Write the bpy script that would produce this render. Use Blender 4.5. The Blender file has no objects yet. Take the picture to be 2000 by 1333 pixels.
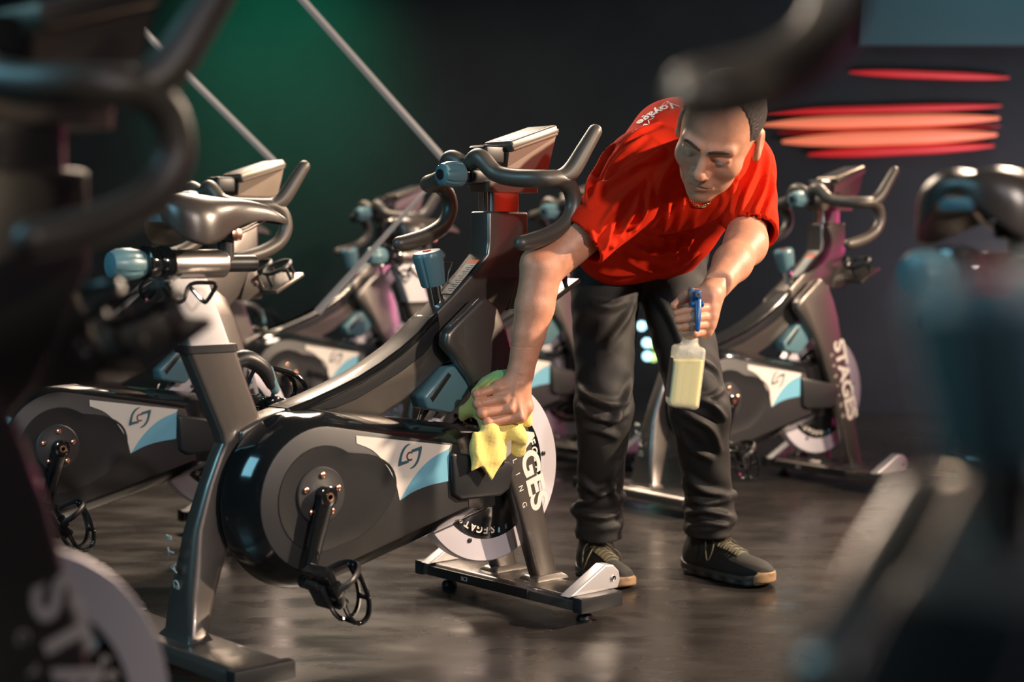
import bpy, bmesh, math, random
import numpy as np
from mathutils import Vector, Matrix
PI = math.pi
random.seed(7)
np.random.seed(7)
SC = bpy.context.scene

# ------------------------------------------------------------------ camera
CAM_H, F_PX, Y_HOR = 0.84, 3055.0, 480.0
PITCH = math.atan((666.5 - Y_HOR) / F_PX)
cd = bpy.data.cameras.new('camera')
cd.sensor_width = 36.0
cd.lens = F_PX * 36.0 / 2000.0
cd.dof.use_dof = True
cd.dof.focus_distance = 3.50
cd.dof.aperture_fstop = 2.1
cd.clip_start = 0.02
cam = bpy.data.objects.new('camera', cd)
SC.collection.objects.link(cam)
cam.location = (0, 0, CAM_H)
cam.rotation_euler = (PI / 2 - PITCH, 0, 0)
SC.camera = cam

# ------------------------------------------------------------------ world, exposure
w = bpy.data.worlds.new('world')
SC.world = w
w.use_nodes = True
w.node_tree.nodes['Background'].inputs[0].default_value = (0.30, 0.42, 0.48, 1)
w.node_tree.nodes['Background'].inputs[1].default_value = 0.05
SC.view_settings.view_transform = 'Standard'
SC.view_settings.look = 'None'
SC.view_settings.gamma = 1.0
SC.view_settings.exposure = 0.32
SC.view_settings.use_curve_mapping = False

# ------------------------------------------------------------------ large lights
def lamp(name, typ, loc, target, energy, col, size=0.3, spot=None, blend=0.3, sizey=None, shape=None):
    d = bpy.data.lights.new(name, typ)
    d.energy = energy
    d.color = col
    if typ == 'AREA':
        d.size = size
        if sizey:
            d.shape = 'RECTANGLE'
            d.size_y = sizey
    elif typ == 'SPOT':
        d.shadow_soft_size = size
        d.spot_size = math.radians(spot)
        d.spot_blend = blend
    else:
        d.shadow_soft_size = size
    o = bpy.data.objects.new(name, d)
    SC.collection.objects.link(o)
    o.location = loc
    o.rotation_euler = (Vector(target) - Vector(loc)).to_track_quat('-Z', 'Y').to_euler()
    return o
WARM = (1.0, 0.76, 0.55)
lamp('stage_spot', 'SPOT', (4.3, 3.2, 2.6), (0.3, 4.1, 0.6), 1500, WARM, 0.06, 46, 0.45)
lamp('stage_spot', 'SPOT', (2.6, 6.6, 2.9), (0.2, 3.7, 0.6), 520, WARM, 0.10, 50, 0.5)
lamp('stage_spot', 'SPOT', (-1.3, 7.2, 2.9), (-0.1, 4.2, 0.1), 260, WARM, 0.35, 60, 0.8)
lamp('stage_spot', 'SPOT', (2.7, -0.6, 2.5), (0.2, 3.9, 0.5), 420, (1.0, 0.84, 0.74), 0.12, 44, 0.7)
lamp('ceiling_softbox', 'AREA', (-2.4, 1.4, 2.2), (0.0, 3.9, 0.5), 34, (0.28, 0.70, 0.88), 1.2)
lamp('ceiling_softbox', 'AREA', (-0.6, 6.0, 2.95), (-0.3, 4.6, 0.0), 80, (1.0, 0.80, 0.62), 1.0)
lamp('added_camera_fill', 'AREA', (0.9, -0.9, 2.7), (0.0, 2.0, 0.5), 13, (0.86, 0.82, 0.98), 0.9)  # added fill that brightens the near bikes, not a fitting of the room
lamp('added_bar_fill', 'SPOT', (1.25, 0.05, 1.55), (0.15, 0.97, 0.92), 40, (1.0, 0.86, 0.66), 0.10, 26, 0.8)  # added light for the nearest handlebar loop, from the right
lamp('added_bar_fill', 'SPOT', (-0.70, 0.72, 1.40), (0.20, 0.97, 0.95), 34, (1.0, 0.86, 0.66), 0.10, 40, 0.8)  # second added light on the same handlebar loop, from the left
lamp('wall_wash', 'SPOT', (-1.2, 6.2, 2.9), (-1.15, 7.7, 1.75), 300, (0.02, 1.0, 0.48), 0.2, 42, 1.0)
lamp('wall_wash', 'AREA', (2.9, 6.7, 0.5), (2.3, 7.7, 1.2), 34, (1.0, 0.78, 0.84), 0.7)
lamp('wall_wash', 'AREA', (2.6, 6.9, 3.0), (2.6, 7.7, 2.0), 10, (0.20, 0.80, 0.85), 0.8)
lamp('magenta_lamp', 'POINT', (4.2, 6.2, 0.8), (0, 0, 0), 26, (1.0, 0.08, 0.35), 0.2)

# ------------------------------------------------------------------ materials
def mat(name, col, rough=0.5, metal=0.0, spec=0.5, noise=0.0, nscale=40.0, bump=0.0, bscale=200.0, coat=0.0, emit=None, estr=0.0, trans=0.0, alpha=1.0, rnoise=0.0, sheen=0.0, sss=0.0):
    m = bpy.data.materials.new(name)
    m.use_nodes = True
    nt = m.node_tree
    p = nt.nodes['Principled BSDF']
    p.inputs['Base Color'].default_value = (*col, 1)
    p.inputs['Roughness'].default_value = rough
    p.inputs['Metallic'].default_value = metal
    p.inputs['Specular IOR Level'].default_value = spec
    p.inputs['Coat Weight'].default_value = coat
    p.inputs['Coat Roughness'].default_value = 0.08
    p.inputs['Transmission Weight'].default_value = trans
    if sheen:
        p.inputs['Sheen Weight'].default_value = sheen
        p.inputs['Sheen Roughness'].default_value = 0.5
    if sss:
        p.inputs['Subsurface Weight'].default_value = sss
        p.inputs['Subsurface Radius'].default_value = (0.012, 0.005, 0.003)
    if emit:
        p.inputs['Emission Color'].default_value = (*emit, 1)
        p.inputs['Emission Strength'].default_value = estr
    tc = nt.nodes.new('ShaderNodeTexCoord')
    if noise or rnoise:
        n = nt.nodes.new('ShaderNodeTexNoise')
        n.inputs['Scale'].default_value = nscale
        n.inputs['Detail'].default_value = 5
        nt.links.new(tc.outputs['Object'], n.inputs['Vector'])
        if noise:
            r = nt.nodes.new('ShaderNodeValToRGB')
            r.color_ramp.elements[0].position = 0.3
            r.color_ramp.elements[1].position = 0.7
            r.color_ramp.elements[0].color = (*[max(0, c * (1 - noise)) for c in col], 1)
            r.color_ramp.elements[1].color = (*[min(1, c * (1 + noise)) for c in col], 1)
            nt.links.new(n.outputs[0], r.inputs[0])
            nt.links.new(r.outputs[0], p.inputs['Base Color'])
        if rnoise:
            mr = nt.nodes.new('ShaderNodeMapRange')
            mr.inputs['From Min'].default_value = 0.3
            mr.inputs['From Max'].default_value = 0.7
            mr.inputs['To Min'].default_value = rough - rnoise
            mr.inputs['To Max'].default_value = rough + rnoise
            nt.links.new(n.outputs[0], mr.inputs[0])
            nt.links.new(mr.outputs[0], p.inputs['Roughness'])
    if bump:
        n2 = nt.nodes.new('ShaderNodeTexNoise')
        n2.inputs['Scale'].default_value = bscale
        n2.inputs['Detail'].default_value = 3
        nt.links.new(tc.outputs['Object'], n2.inputs['Vector'])
        b = nt.nodes.new('ShaderNodeBump')
        b.inputs['Strength'].default_value = bump
        b.inputs['Distance'].default_value = 0.002
        nt.links.new(n2.outputs[0], b.inputs['Height'])
        nt.links.new(b.outputs[0], p.inputs['Normal'])
    return m
M = dict(
    frame=mat('anthracite_paint', (0.15, 0.135, 0.125), 0.34, 0.75, coat=0.5, bump=0.10, bscale=900),
    gloss=mat('gloss_black_plastic', (0.008, 0.009, 0.010), 0.12, 0, coat=0.6),
    guard=mat('charcoal_plastic', (0.024, 0.0245, 0.027), 0.46, 0, bump=0.15, bscale=1200),
    dark=mat('dark_plastic', (0.016, 0.017, 0.019), 0.38),
    rubber=mat('black_rubber', (0.020, 0.020, 0.021), 0.42, 0, bump=0.1, bscale=700),
    grip=mat('satin_grip', (0.070, 0.060, 0.050), 0.42, 0.0, spec=0.7, bump=0.06, bscale=800),
    teal=mat('blue_grey_plastic', (0.095, 0.195, 0.23), 0.36, 0, spec=0.6),
    steel=mat('brushed_steel', (0.62, 0.58, 0.55), 0.30, 1.0),
    bronze=mat('bronze_grey_metal', (0.26, 0.215, 0.175), 0.38, 0.7),
    alu=mat('satin_aluminium', (0.60, 0.59, 0.61), 0.42, 0.60),
    chrome=mat('chrome', (0.75, 0.75, 0.76), 0.10, 1.0),
    fly=mat('machined_flywheel', (0.68, 0.65, 0.72), 0.40, 0.30),
    copper=mat('copper_bolt', (0.85, 0.45, 0.32), 0.25, 1.0),
    white=mat('warm_white_vinyl', (0.72, 0.66, 0.60), 0.45),
    blue=mat('light_blue_vinyl', (0.16, 0.42, 0.56), 0.42),
    logo=mat('dark_teal_ink', (0.03, 0.10, 0.14), 0.5),
    inkred=mat('dark_red_ink', (0.15, 0.02, 0.02), 0.5),
    orange=mat('orange_vinyl', (0.75, 0.10, 0.02), 0.5),
    label=mat('grey_label', (0.40, 0.43, 0.42), 0.5),
    saddle=mat('saddle_leatherette', (0.045, 0.037, 0.033), 0.30, 0, spec=0.7, bump=0.15, bscale=500),
    screen=mat('console_face', (0.05, 0.05, 0.055), 0.38),
    redglow=mat('red_reflector', (0.5, 0.02, 0.01), 0.25, 0.6),
)

# ------------------------------------------------------------------ helpers
def mobj(name, verts, faces, m, parent=None, smooth=True):
    me = bpy.data.meshes.new(name)
    me.from_pydata([tuple(v) for v in verts], [], [tuple(f) for f in faces])
    me.update()
    return fin(name, me, m, parent, smooth)
def fin(name, me, m, parent=None, smooth=True, ang=35):
    if m is not None and len(me.materials) == 0:
        me.materials.append(m)
    if smooth:
        me.shade_smooth()
        me.set_sharp_from_angle(angle=math.radians(ang))
    o = bpy.data.objects.new(name, me)
    SC.collection.objects.link(o)
    if parent is not None:
        o.parent = parent
    return o
def bfin(name, bm, m, parent=None, smooth=True, ang=35):
    bmesh.ops.recalc_face_normals(bm, faces=bm.faces)
    me = bpy.data.meshes.new(name)
    bm.to_mesh(me)
    bm.free()
    return fin(name, me, m, parent, smooth, ang)
def bevel_all(bm, off, seg=2, ang=25):
    es = [e for e in bm.edges if len(e.link_faces) == 2 and e.calc_face_angle(0) > math.radians(ang)]
    bmesh.ops.bevel(bm, geom=es, offset=off, segments=seg, profile=0.6, affect='EDGES', clamp_overlap=True)
def bm_box(bm, c, s, rot=None):
    r = bmesh.ops.create_cube(bm, size=1.0)
    mt = Matrix.Translation(Vector(c)) @ (rot.to_4x4() if rot is not None else Matrix.Identity(4)) @ Matrix.Diagonal((*s, 1))
    bmesh.ops.transform(bm, matrix=mt, verts=r['verts'])
    return r['verts']
def box(name, c, s, m, parent=None, bev=0.003, rot=None, seg=2):
    bm = bmesh.new()
    bm_box(bm, c, s, rot)
    if bev:
        bevel_all(bm, bev, seg)
    return bfin(name, bm, m, parent)
def prism_bm(bm, pts, y0, y1):
    """pts: (x, z) outline, extruded along local y."""
    a = [bm.verts.new((p[0], y0, p[1])) for p in pts]
    b = [bm.verts.new((p[0], y1, p[1])) for p in pts]
    n = len(pts)
    bm.faces.new(a)
    bm.faces.new(list(reversed(b)))
    for i in range(n):
        bm.faces.new((a[i], b[i], b[(i + 1) % n], a[(i + 1) % n]))
    bmesh.ops.recalc_face_normals(bm, faces=bm.faces)
def prism(name, pts, y0, y1, m, parent=None, bev=0.004, seg=3):
    bm = bmesh.new()
    prism_bm(bm, pts, y0, y1)
    if bev:
        n = len(pts)
        es = [e for e in bm.edges if abs(e.verts[0].co.y - e.verts[1].co.y) < 1e-6]
        es += [e for e in bm.edges if abs(e.verts[0].co.y - e.verts[1].co.y) > 1e-6 and e.calc_face_angle(0) > math.radians(40)]
        bmesh.ops.bevel(bm, geom=es, offset=bev, segments=seg, profile=0.5, affect='EDGES', clamp_overlap=True)
    return bfin(name, bm, m, parent)
def smooth_path(pts, sub=6, closed=False):
    P = [np.array(p, float) for p in pts]
    n = len(P)
    out = []
    rng = n if closed else n - 1
    for i in range(rng):
        p0 = P[(i - 1) % n] if (closed or i > 0) else P[0] * 2 - P[1]
        p1 = P[i]
        p2 = P[(i + 1) % n]
        p3 = P[(i + 2) % n] if (closed or i + 2 < n) else P[-1] * 2 - P[-2]
        for k in range(sub):
            t = k / sub
            out.append(0.5 * ((2 * p1) + (-p0 + p2) * t + (2 * p0 - 5 * p1 + 4 * p2 - p3) * t * t + (-p0 + 3 * p1 - 3 * p2 + p3) * t ** 3))
    if not closed:
        out.append(P[-1])
    return out
def tube_geo(pts, rad, seg=12, closed=False, caps='round', flat=None):
    """pts 3D; rad scalar or list; flat=(sx, sy) squashes the section."""
    P = [Vector(p[:3]) for p in pts]
    n = len(P)
    R = [rad] * n if np.isscalar(rad) else list(rad)
    if caps == 'round' and not closed:
        d0 = (P[0] - P[1]).normalized()
        d1 = (P[-1] - P[-2]).normalized()
        pre, pr, post, po = [], [], [], []
        for k in range(4):
            a = PI / 2 * (1 - (k + 0.15) / 4)
            pre.append(P[0] + d0 * R[0] * math.sin(a)); pr.append(R[0] * math.cos(a))
            a2 = PI / 2 * ((k + 1) / 4.15)
            post.append(P[-1] + d1 * R[-1] * math.sin(a2)); po.append(R[-1] * math.cos(a2))
        P = pre + P + post
        R = pr + R + po
        n = len(P)
    T = []
    for i in range(n):
        a = P[i - 1] if (i > 0 or closed) else P[i]
        b = P[(i + 1) % n] if (i < n - 1 or closed) else P[i]
        T.append((b - a).normalized())
    up = Vector((0, 0, 1)) if abs(T[0].z) < 0.9 else Vector((0, 1, 0))
    N = (up - T[0] * up.dot(T[0])).normalized()
    V, Fc = [], []
    for i in range(n):
        N = (N - T[i] * N.dot(T[i])).normalized()
        B = T[i].cross(N)
        for k in range(seg):
            a = 2 * PI * k / seg
            sx, sy = flat if flat else (1, 1)
            V.append(P[i] + N * (R[i] * math.cos(a) * sx) + B * (R[i] * math.sin(a) * sy))
    m = n if closed else n - 1
    for i in range(m):
        for k in range(seg):
            j = (i + 1) % n
            Fc.append((i * seg + k, i * seg + (k + 1) % seg, j * seg + (k + 1) % seg, j * seg + k))
    if not closed:
        Fc.append(tuple(range(seg)))
        Fc.append(tuple((n - 1) * seg + k for k in reversed(range(seg))))
    return V, Fc
def tube(name, pts, rad, m, parent=None, seg=12, sub=0, closed=False, caps='round', flat=None):
    if sub:
        if np.isscalar(rad):
            pts = smooth_path(pts, sub, closed)
        else:
            q = smooth_path([tuple(p) + (r,) for p, r in zip(pts, rad)], sub, closed)
            pts = [x[:3] for x in q]
            rad = [float(x[3]) for x in q]
    V, Fc = tube_geo(pts, rad, seg, closed, caps, flat)
    return mobj(name, V, Fc, m, parent)
def tubes(name, lst, m, parent=None, seg=8):
    """several tubes of one part in one mesh: lst of (pts, rad, sub, closed)"""
    V, Fc = [], []
    for pts, rad, sub, closed in lst:
        if sub:
            pts = smooth_path(pts, sub, closed)
        v, f = tube_geo(pts, rad, seg, closed)
        o = len(V)
        V += v
        Fc += [tuple(i + o for i in q) for q in f]
    return mobj(name, V, Fc, m, parent)
def lathe(name, prof, m, parent=None, origin=(0, 0, 0), axis=(0, 0, 1), seg=32, flute=None, ang=35):
    """prof: (r, h) list along axis"""
    ax = Vector(axis).normalized()
    q = Vector((0, 0, 1)).rotation_difference(ax)
    V, Fc = [], []
    for i, (r, h) in enumerate(prof):
        for k in range(seg):
            a = 2 * PI * k / seg
            rr = r
            if flute and flute[1] <= i <= flute[2]:
                rr = r * (1 - flute[3] * max(0, math.cos(a * flute[0])) ** 6)
            V.append(Vector(origin) + q @ Vector((rr * math.cos(a), rr * math.sin(a), h)))
    n = len(prof)
    for i in range(n - 1):
        for k in range(seg):
            Fc.append((i * seg + k, i * seg + (k + 1) % seg, (i + 1) * seg + (k + 1) % seg, (i + 1) * seg + k))
    Fc.append(tuple(reversed(range(seg))))
    Fc.append(tuple((n - 1) * seg + k for k in range(seg)))
    return mobj(name, V, Fc, m, parent)
def rrect(w_, h_, r, n=4):
    pts = []
    for cx, cy, a0 in ((w_ / 2 - r, h_ / 2 - r, 0), (-w_ / 2 + r, h_ / 2 - r, PI / 2), (-w_ / 2 + r, -h_ / 2 + r, PI), (w_ / 2 - r, -h_ / 2 + r, 1.5 * PI)):
        for k in range(n + 1):
            a = a0 + PI / 2 * k / n
            pts.append((cx + r * math.cos(a), cy + r * math.sin(a)))
    return pts
def loft(name, rings, m, parent=None, caps=True):
    V, Fc = [], []
    n = len(rings[0])
    for r in rings:
        V += [tuple(p) for p in r]
    for i in range(len(rings) - 1):
        for k in range(n):
            Fc.append((i * n + k, i * n + (k + 1) % n, (i + 1) * n + (k + 1) % n, (i + 1) * n + k))
    if caps:
        Fc.append(tuple(reversed(range(n))))
        Fc.append(tuple((len(rings) - 1) * n + k for k in range(n)))
    me = bpy.data.meshes.new(name)
    me.from_pydata(V, [], Fc)
    bm = bmesh.new()
    bm.from_mesh(me)
    bmesh.ops.recalc_face_normals(bm, faces=bm.faces)
    bm.to_mesh(me)
    bm.free()
    return fin(name, me, m, parent)
def sheet_bm(bm, pts3, nrm, th):
    """flat polygon with thickness, pts3 list of 3D points"""
    nv = Vector(nrm).normalized() * th
    a = [bm.verts.new(Vector(p)) for p in pts3]
    b = [bm.verts.new(Vector(p) + nv) for p in pts3]
    n = len(a)
    bm.faces.new(list(reversed(a)))
    bm.faces.new(b)
    for i in range(n):
        bm.faces.new((a[i], a[(i + 1) % n], b[(i + 1) % n], b[i]))
def text_mesh(txt, size, extr=0.0006, off=0.0, sx=1.0, shear=0.0, space=1.0):
    c = bpy.data.curves.new('lettering', 'FONT')
    c.body = txt
    c.size = size
    c.extrude = extr
    c.offset = off
    c.shear = shear
    c.space_character = space
    c.align_x = 'CENTER'
    c.align_y = 'CENTER'
    o = bpy.data.objects.new('tmp_text', c)
    SC.collection.objects.link(o)
    dg = bpy.context.evaluated_depsgraph_get()
    me = bpy.data.meshes.new_from_object(o.evaluated_get(dg))
    bpy.data.objects.remove(o)
    me.materials.clear()
    for v in me.vertices:
        v.co.x *= sx
    return me
def text(name, txt, size, loc, xdir, ydir, m, parent=None, **kw):
    """lettering whose baseline runs along xdir and whose tops point to ydir"""
    me = text_mesh(txt, size, **kw)
    X = Vector(xdir).normalized()
    Y = Vector(ydir).normalized()
    Z = X.cross(Y)
    mt = Matrix((X, Y, Z)).transposed().to_4x4()
    mt.translation = Vector(loc)
    me.transform(mt)
    return fin(name, me, m, parent, smooth=False)
def arc(cx, cz, r, a0, a1, n):
    return [(cx + r * math.cos(math.radians(a0 + (a1 - a0) * k / n)), cz + r * math.sin(math.radians(a0 + (a1 - a0) * k / n))) for k in range(n + 1)]
def tag(o, label=None, cat=None, group=None, kind=None):
    if label: o['label'] = label
    if cat: o['category'] = cat
    if group: o['group'] = group
    if kind: o['kind'] = kind
    return o
def empty(name, loc=(0, 0, 0), rz=0.0):
    o = bpy.data.objects.new(name, None)
    o.empty_display_size = 0.1
    SC.collection.objects.link(o)
    o.location = loc
    o.rotation_euler = (0, 0, rz)
    return o

# ------------------------------------------------------------------ distance-field modelling
def sn(v): return np.array(v, np.float32)
def d_cone(P, a, b, ra, rb):
    a, b = sn(a), sn(b)
    ab = b - a
    t = np.clip(((P - a) @ ab) / max(float(ab @ ab), 1e-9), 0, 1)
    return np.linalg.norm(P - a - t[..., None] * ab, axis=-1) - (ra + (rb - ra) * t)
def d_ell(P, c, r, R=None):
    q = P - sn(c)
    if R is not None:
        q = q @ sn(R)          # R columns = local axes
    r = sn(r)
    k0 = np.linalg.norm(q / r, axis=-1)
    k1 = np.linalg.norm(q / (r * r), axis=-1)
    return k0 * (k0 - 1.0) / np.maximum(k1, 1e-6)
def d_box(P, c, s, rad=0.0, R=None):
    q = P - sn(c)
    if R is not None:
        q = q @ sn(R)
    q = np.abs(q) - (sn(s) - rad)
    return np.linalg.norm(np.maximum(q, 0), axis=-1) + np.minimum(q.max(-1), 0) - rad
def smin(a, b, k):
    h = np.clip(0.5 + 0.5 * (b - a) / k, 0, 1)
    return b * (1 - h) + a * h - k * h * (1 - h)
def smax(a, b, k): return -smin(-a, -b, k)
def sdf_mesh(fn, lo, hi, h):
    lo, hi = np.array(lo, float), np.array(hi, float)
    n = np.ceil((hi - lo) / h).astype(int) + 1
    ax = [lo[i] + h * np.arange(n[i]) for i in range(3)]
    D = np.empty(n, np.float32)
    step = max(1, int(400000 // (n[1] * n[2])))
    for i in range(0, n[0], step):
        G = np.stack(np.meshgrid(ax[0][i:i + step], ax[1], ax[2], indexing='ij'), -1).astype(np.float32)
        D[i:i + step] = fn(G)
    S = D < 0
    c8 = [S[i:n[0] - 1 + i, j:n[1] - 1 + j, k:n[2] - 1 + k] for i in (0, 1) for j in (0, 1) for k in (0, 1)]
    cnt = sum(c.astype(np.int8) for c in c8)
    act = (cnt > 0) & (cnt < 8)
    idx = -np.ones(act.shape, np.int64)
    I = np.argwhere(act)
    idx[act] = np.arange(len(I))
    acc = np.zeros((len(I), 3))
    num = np.zeros(len(I))
    cor = [(i, j, k) for i in (0, 1) for j in (0, 1) for k in (0, 1)]
    for a in cor:
        for b in cor:
            if sum(abs(x - y) for x, y in zip(a, b)) == 1 and a < b:
                da = D[I[:, 0] + a[0], I[:, 1] + a[1], I[:, 2] + a[2]]
                db = D[I[:, 0] + b[0], I[:, 1] + b[1], I[:, 2] + b[2]]
                m = (da < 0) != (db < 0)
                t = np.where(m, da / np.where(m, da - db, 1), 0)
                p = np.array(a) + t[:, None] * (np.array(b) - np.array(a))
                acc += np.where(m[:, None], p, 0)
                num += m
    V = lo + h * (I + acc / num[:, None])
    Fs = []
    for axs in range(3):
        u, v = (axs + 1) % 3, (axs + 2) % 3
        sl0 = [slice(None)] * 3; sl1 = [slice(None)] * 3
        sl0[axs] = slice(0, n[axs] - 1); sl1[axs] = slice(1, n[axs])
        ch = S[tuple(sl0)] != S[tuple(sl1)]
        E = np.argwhere(ch)
        ok = (E[:, u] > 0) & (E[:, v] > 0) & (E[:, u] < n[u] - 1) & (E[:, v] < n[v] - 1)
        E = E[ok]
        if not len(E): continue
        first_in = S[E[:, 0], E[:, 1], E[:, 2]]
        def cell(du, dv):
            q = E.copy(); q[:, u] += du; q[:, v] += dv
            return idx[q[:, 0], q[:, 1], q[:, 2]]
        q = np.stack([cell(-1, -1), cell(0, -1), cell(0, 0), cell(-1, 0)], 1)
        q[~first_in] = q[~first_in][:, ::-1]
        Fs.append(q)
    return V, np.concatenate(Fs)
def sdf_obj(name, parts, m, parent=None, ang=60):
    """parts: list of (fn, lo, hi, h); all shells go into one mesh"""
    V, Fc, o = [], [], 0
    for fn, lo, hi, h in parts:
        v, f = sdf_mesh(fn, lo, hi, h)
        V.append(v); Fc.append(f + o); o += len(v)
    V = np.concatenate(V); Fc = np.concatenate(Fc)
    me = bpy.data.meshes.new(name)
    me.vertices.add(len(V)); me.vertices.foreach_set('co', V.astype(np.float32).ravel())
    me.loops.add(len(Fc) * 4); me.loops.foreach_set('vertex_index', Fc.astype(np.int32).ravel())
    me.polygons.add(len(Fc)); me.polygons.foreach_set('loop_start', np.arange(0, len(Fc) * 4, 4, dtype=np.int32))
    me.update(calc_edges=True)
    me.validate()
    if m is not None: me.materials.append(m)
    me.shade_smooth()
    ob = bpy.data.objects.new(name, me)
    SC.collection.objects.link(ob)
    if parent is not None: ob.parent = parent
    return ob

# ------------------------------------------------------------------ the setting
def floor_material():
    m = bpy.data.materials.new('sealed_dark_floor')
    m.use_nodes = True
    nt = m.node_tree
    p = nt.nodes['Principled BSDF']
    L = nt.links.new
    tc = nt.nodes.new('ShaderNodeTexCoord')
    n1 = nt.nodes.new('ShaderNodeTexNoise'); n1.inputs['Scale'].default_value = 2.2; n1.inputs['Detail'].default_value = 9
    n1.inputs['Roughness'].default_value = 0.65
    L(tc.outputs['Object'], n1.inputs['Vector'])
    r1 = nt.nodes.new('ShaderNodeValToRGB')
    r1.color_ramp.elements[0].position = 0.35; r1.color_ramp.elements[0].color = (0.017, 0.0155, 0.015, 1)
    r1.color_ramp.elements[1].position = 0.68; r1.color_ramp.elements[1].color = (0.038, 0.033, 0.030, 1)
    L(n1.outputs[0], r1.inputs[0])
    # pale crumbs and specks lying in the finish
    v = nt.nodes.new('ShaderNodeTexVoronoi'); v.inputs['Scale'].default_value = 34; v.inputs['Randomness'].default_value = 1
    L(tc.outputs['Object'], v.inputs['Vector'])
    lt = nt.nodes.new('ShaderNodeMath'); lt.operation = 'LESS_THAN'; lt.inputs[1].default_value = 0.055
    L(v.outputs['Distance'], lt.inputs[0])
    sx = nt.nodes.new('ShaderNodeSeparateColor'); L(v.outputs['Color'], sx.inputs[0])
    g2 = nt.nodes.new('ShaderNodeMath'); g2.operation = 'GREATER_THAN'; g2.inputs[1].default_value = 0.88
    L(sx.outputs[0], g2.inputs[0])
    mu = nt.nodes.new('ShaderNodeMath'); mu.operation = 'MULTIPLY'
    L(lt.outputs[0], mu.inputs[0]); L(g2.outputs[0], mu.inputs[1])
    mx = nt.nodes.new('ShaderNodeMixRGB'); mx.inputs[2].default_value = (0.42, 0.38, 0.33, 1)
    L(mu.outputs[0], mx.inputs[0]); L(r1.outputs[0], mx.inputs[1])
    L(mx.outputs[0], p.inputs['Base Color'])
    # streaky wear in the gloss
    mp = nt.nodes.new('ShaderNodeMapping'); mp.inputs['Scale'].default_value = (1.0, 2.2, 1.0); mp.inputs['Rotation'].default_value = (0, 0, 0.25)
    L(tc.outputs['Object'], mp.inputs['Vector'])
    n2 = nt.nodes.new('ShaderNodeTexNoise'); n2.inputs['Scale'].default_value = 4; n2.inputs['Detail'].default_value = 8
    L(mp.outputs[0], n2.inputs['Vector'])
    mr = nt.nodes.new('ShaderNodeMapRange'); mr.inputs['From Min'].default_value = 0.3; mr.inputs['From Max'].default_value = 0.7
    mr.inputs['To Min'].default_value = 0.17; mr.inputs['To Max'].default_value = 0.40
    L(n2.outputs[0], mr.inputs[0]); L(mr.outputs[0], p.inputs['Roughness'])
    n3 = nt.nodes.new('ShaderNodeTexNoise'); n3.inputs['Scale'].default_value = 60; n3.inputs['Detail'].default_value = 4
    L(mp.outputs[0], n3.inputs['Vector'])
    b = nt.nodes.new('ShaderNodeBump'); b.inputs['Strength'].default_value = 0.05; b.inputs['Distance'].default_value = 0.002
    L(n3.outputs[0], b.inputs['Height']); L(b.outputs[0], p.inputs['Normal'])
    return m
M['floor'] = floor_material()
M['wall'] = mat('charcoal_wall', (0.013, 0.017, 0.019), 0.7, spec=0.15, noise=0.15, nscale=3)
M['ceil'] = mat('black_ceiling', (0.02, 0.02, 0.022), 0.8)
M['band'] = mat('petrol_wall_panel', (0.035, 0.075, 0.085), 0.4)
X0, X1, Y0, Y1, ZC = -4.6, 5.2, -1.6, 7.8, 3.2
def slab(name, c, s, m): return tag(box(name, c, s, m, bev=0), kind='structure')
slab('floor', ((X0 + X1) / 2, (Y0 + Y1) / 2, -0.05), (X1 - X0 + 0.4, Y1 - Y0 + 0.4, 0.1), M['floor'])
slab('ceiling', ((X0 + X1) / 2, (Y0 + Y1) / 2, ZC + 0.05), (X1 - X0 + 0.4, Y1 - Y0 + 0.4, 0.1), M['ceil'])
slab('wall_back', ((X0 + X1) / 2, Y1 + 0.1, ZC / 2), (X1 - X0 + 0.4, 0.2, ZC), M['wall'])
slab('wall_left', (X0 - 0.1, (Y0 + Y1) / 2, ZC / 2), (0.2, Y1 - Y0, ZC), M['wall'])
slab('wall_right', (X1 + 0.1, (Y0 + Y1) / 2, ZC / 2), (0.2, Y1 - Y0, ZC), M['wall'])
slab('wall_front', ((X0 + X1) / 2, Y0 - 0.1, ZC / 2), (X1 - X0 + 0.4, 0.2, ZC), M['wall'])
slab('trim_1', (3.45, Y1 - 0.03, 2.20), (3.5, 0.06, 0.75), M['band'])

# ------------------------------------------------------------------ the indoor bike
def sec(z, xr, xf, hw, r=None):
    """horizontal rounded-rectangle ring: rear x, front x, lateral half width"""
    r = r or min(hw, (xf - xr) / 2) * 0.55
    return [((xr + xf) / 2 + p[0], p[1], z) for p in rrect(xf - xr, 2 * hw, r, 4)]
def logo_bm(bm, cx, cz, s, y, nrm, th):
    """the emblem: two hooked blades round an open c; drawn in (x, z)"""
    L_ = [(0.02, 0.87), (-0.24, 0.83), (-0.46, 0.72), (-0.66, 0.52), (-0.80, 0.28), (-0.93, -0.08), (-1.0, -0.36), (-1.03, -0.61), (-0.12, -0.43), (-0.12, -0.24), (-0.74, -0.33), (-0.72, -0.10), (-0.64, 0.18), (-0.50, 0.44), (-0.30, 0.66), (0.02, 0.83)]
    for g in (1, -1):
        sheet_bm(bm, [(cx + g * s * p[0], y, cz + g * s * p[1]) for p in L_], nrm, th)
def c_ring(bm, cx, cz, s, y, nrm, th):
    a = arc(cx, cz, 0.16 * s, 50, 310, 12) + list(reversed(arc(cx, cz, 0.105 * s, 50, 310, 12)))
    sheet_bm(bm, [(p[0], y, p[1]) for p in a], nrm, th)
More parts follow.
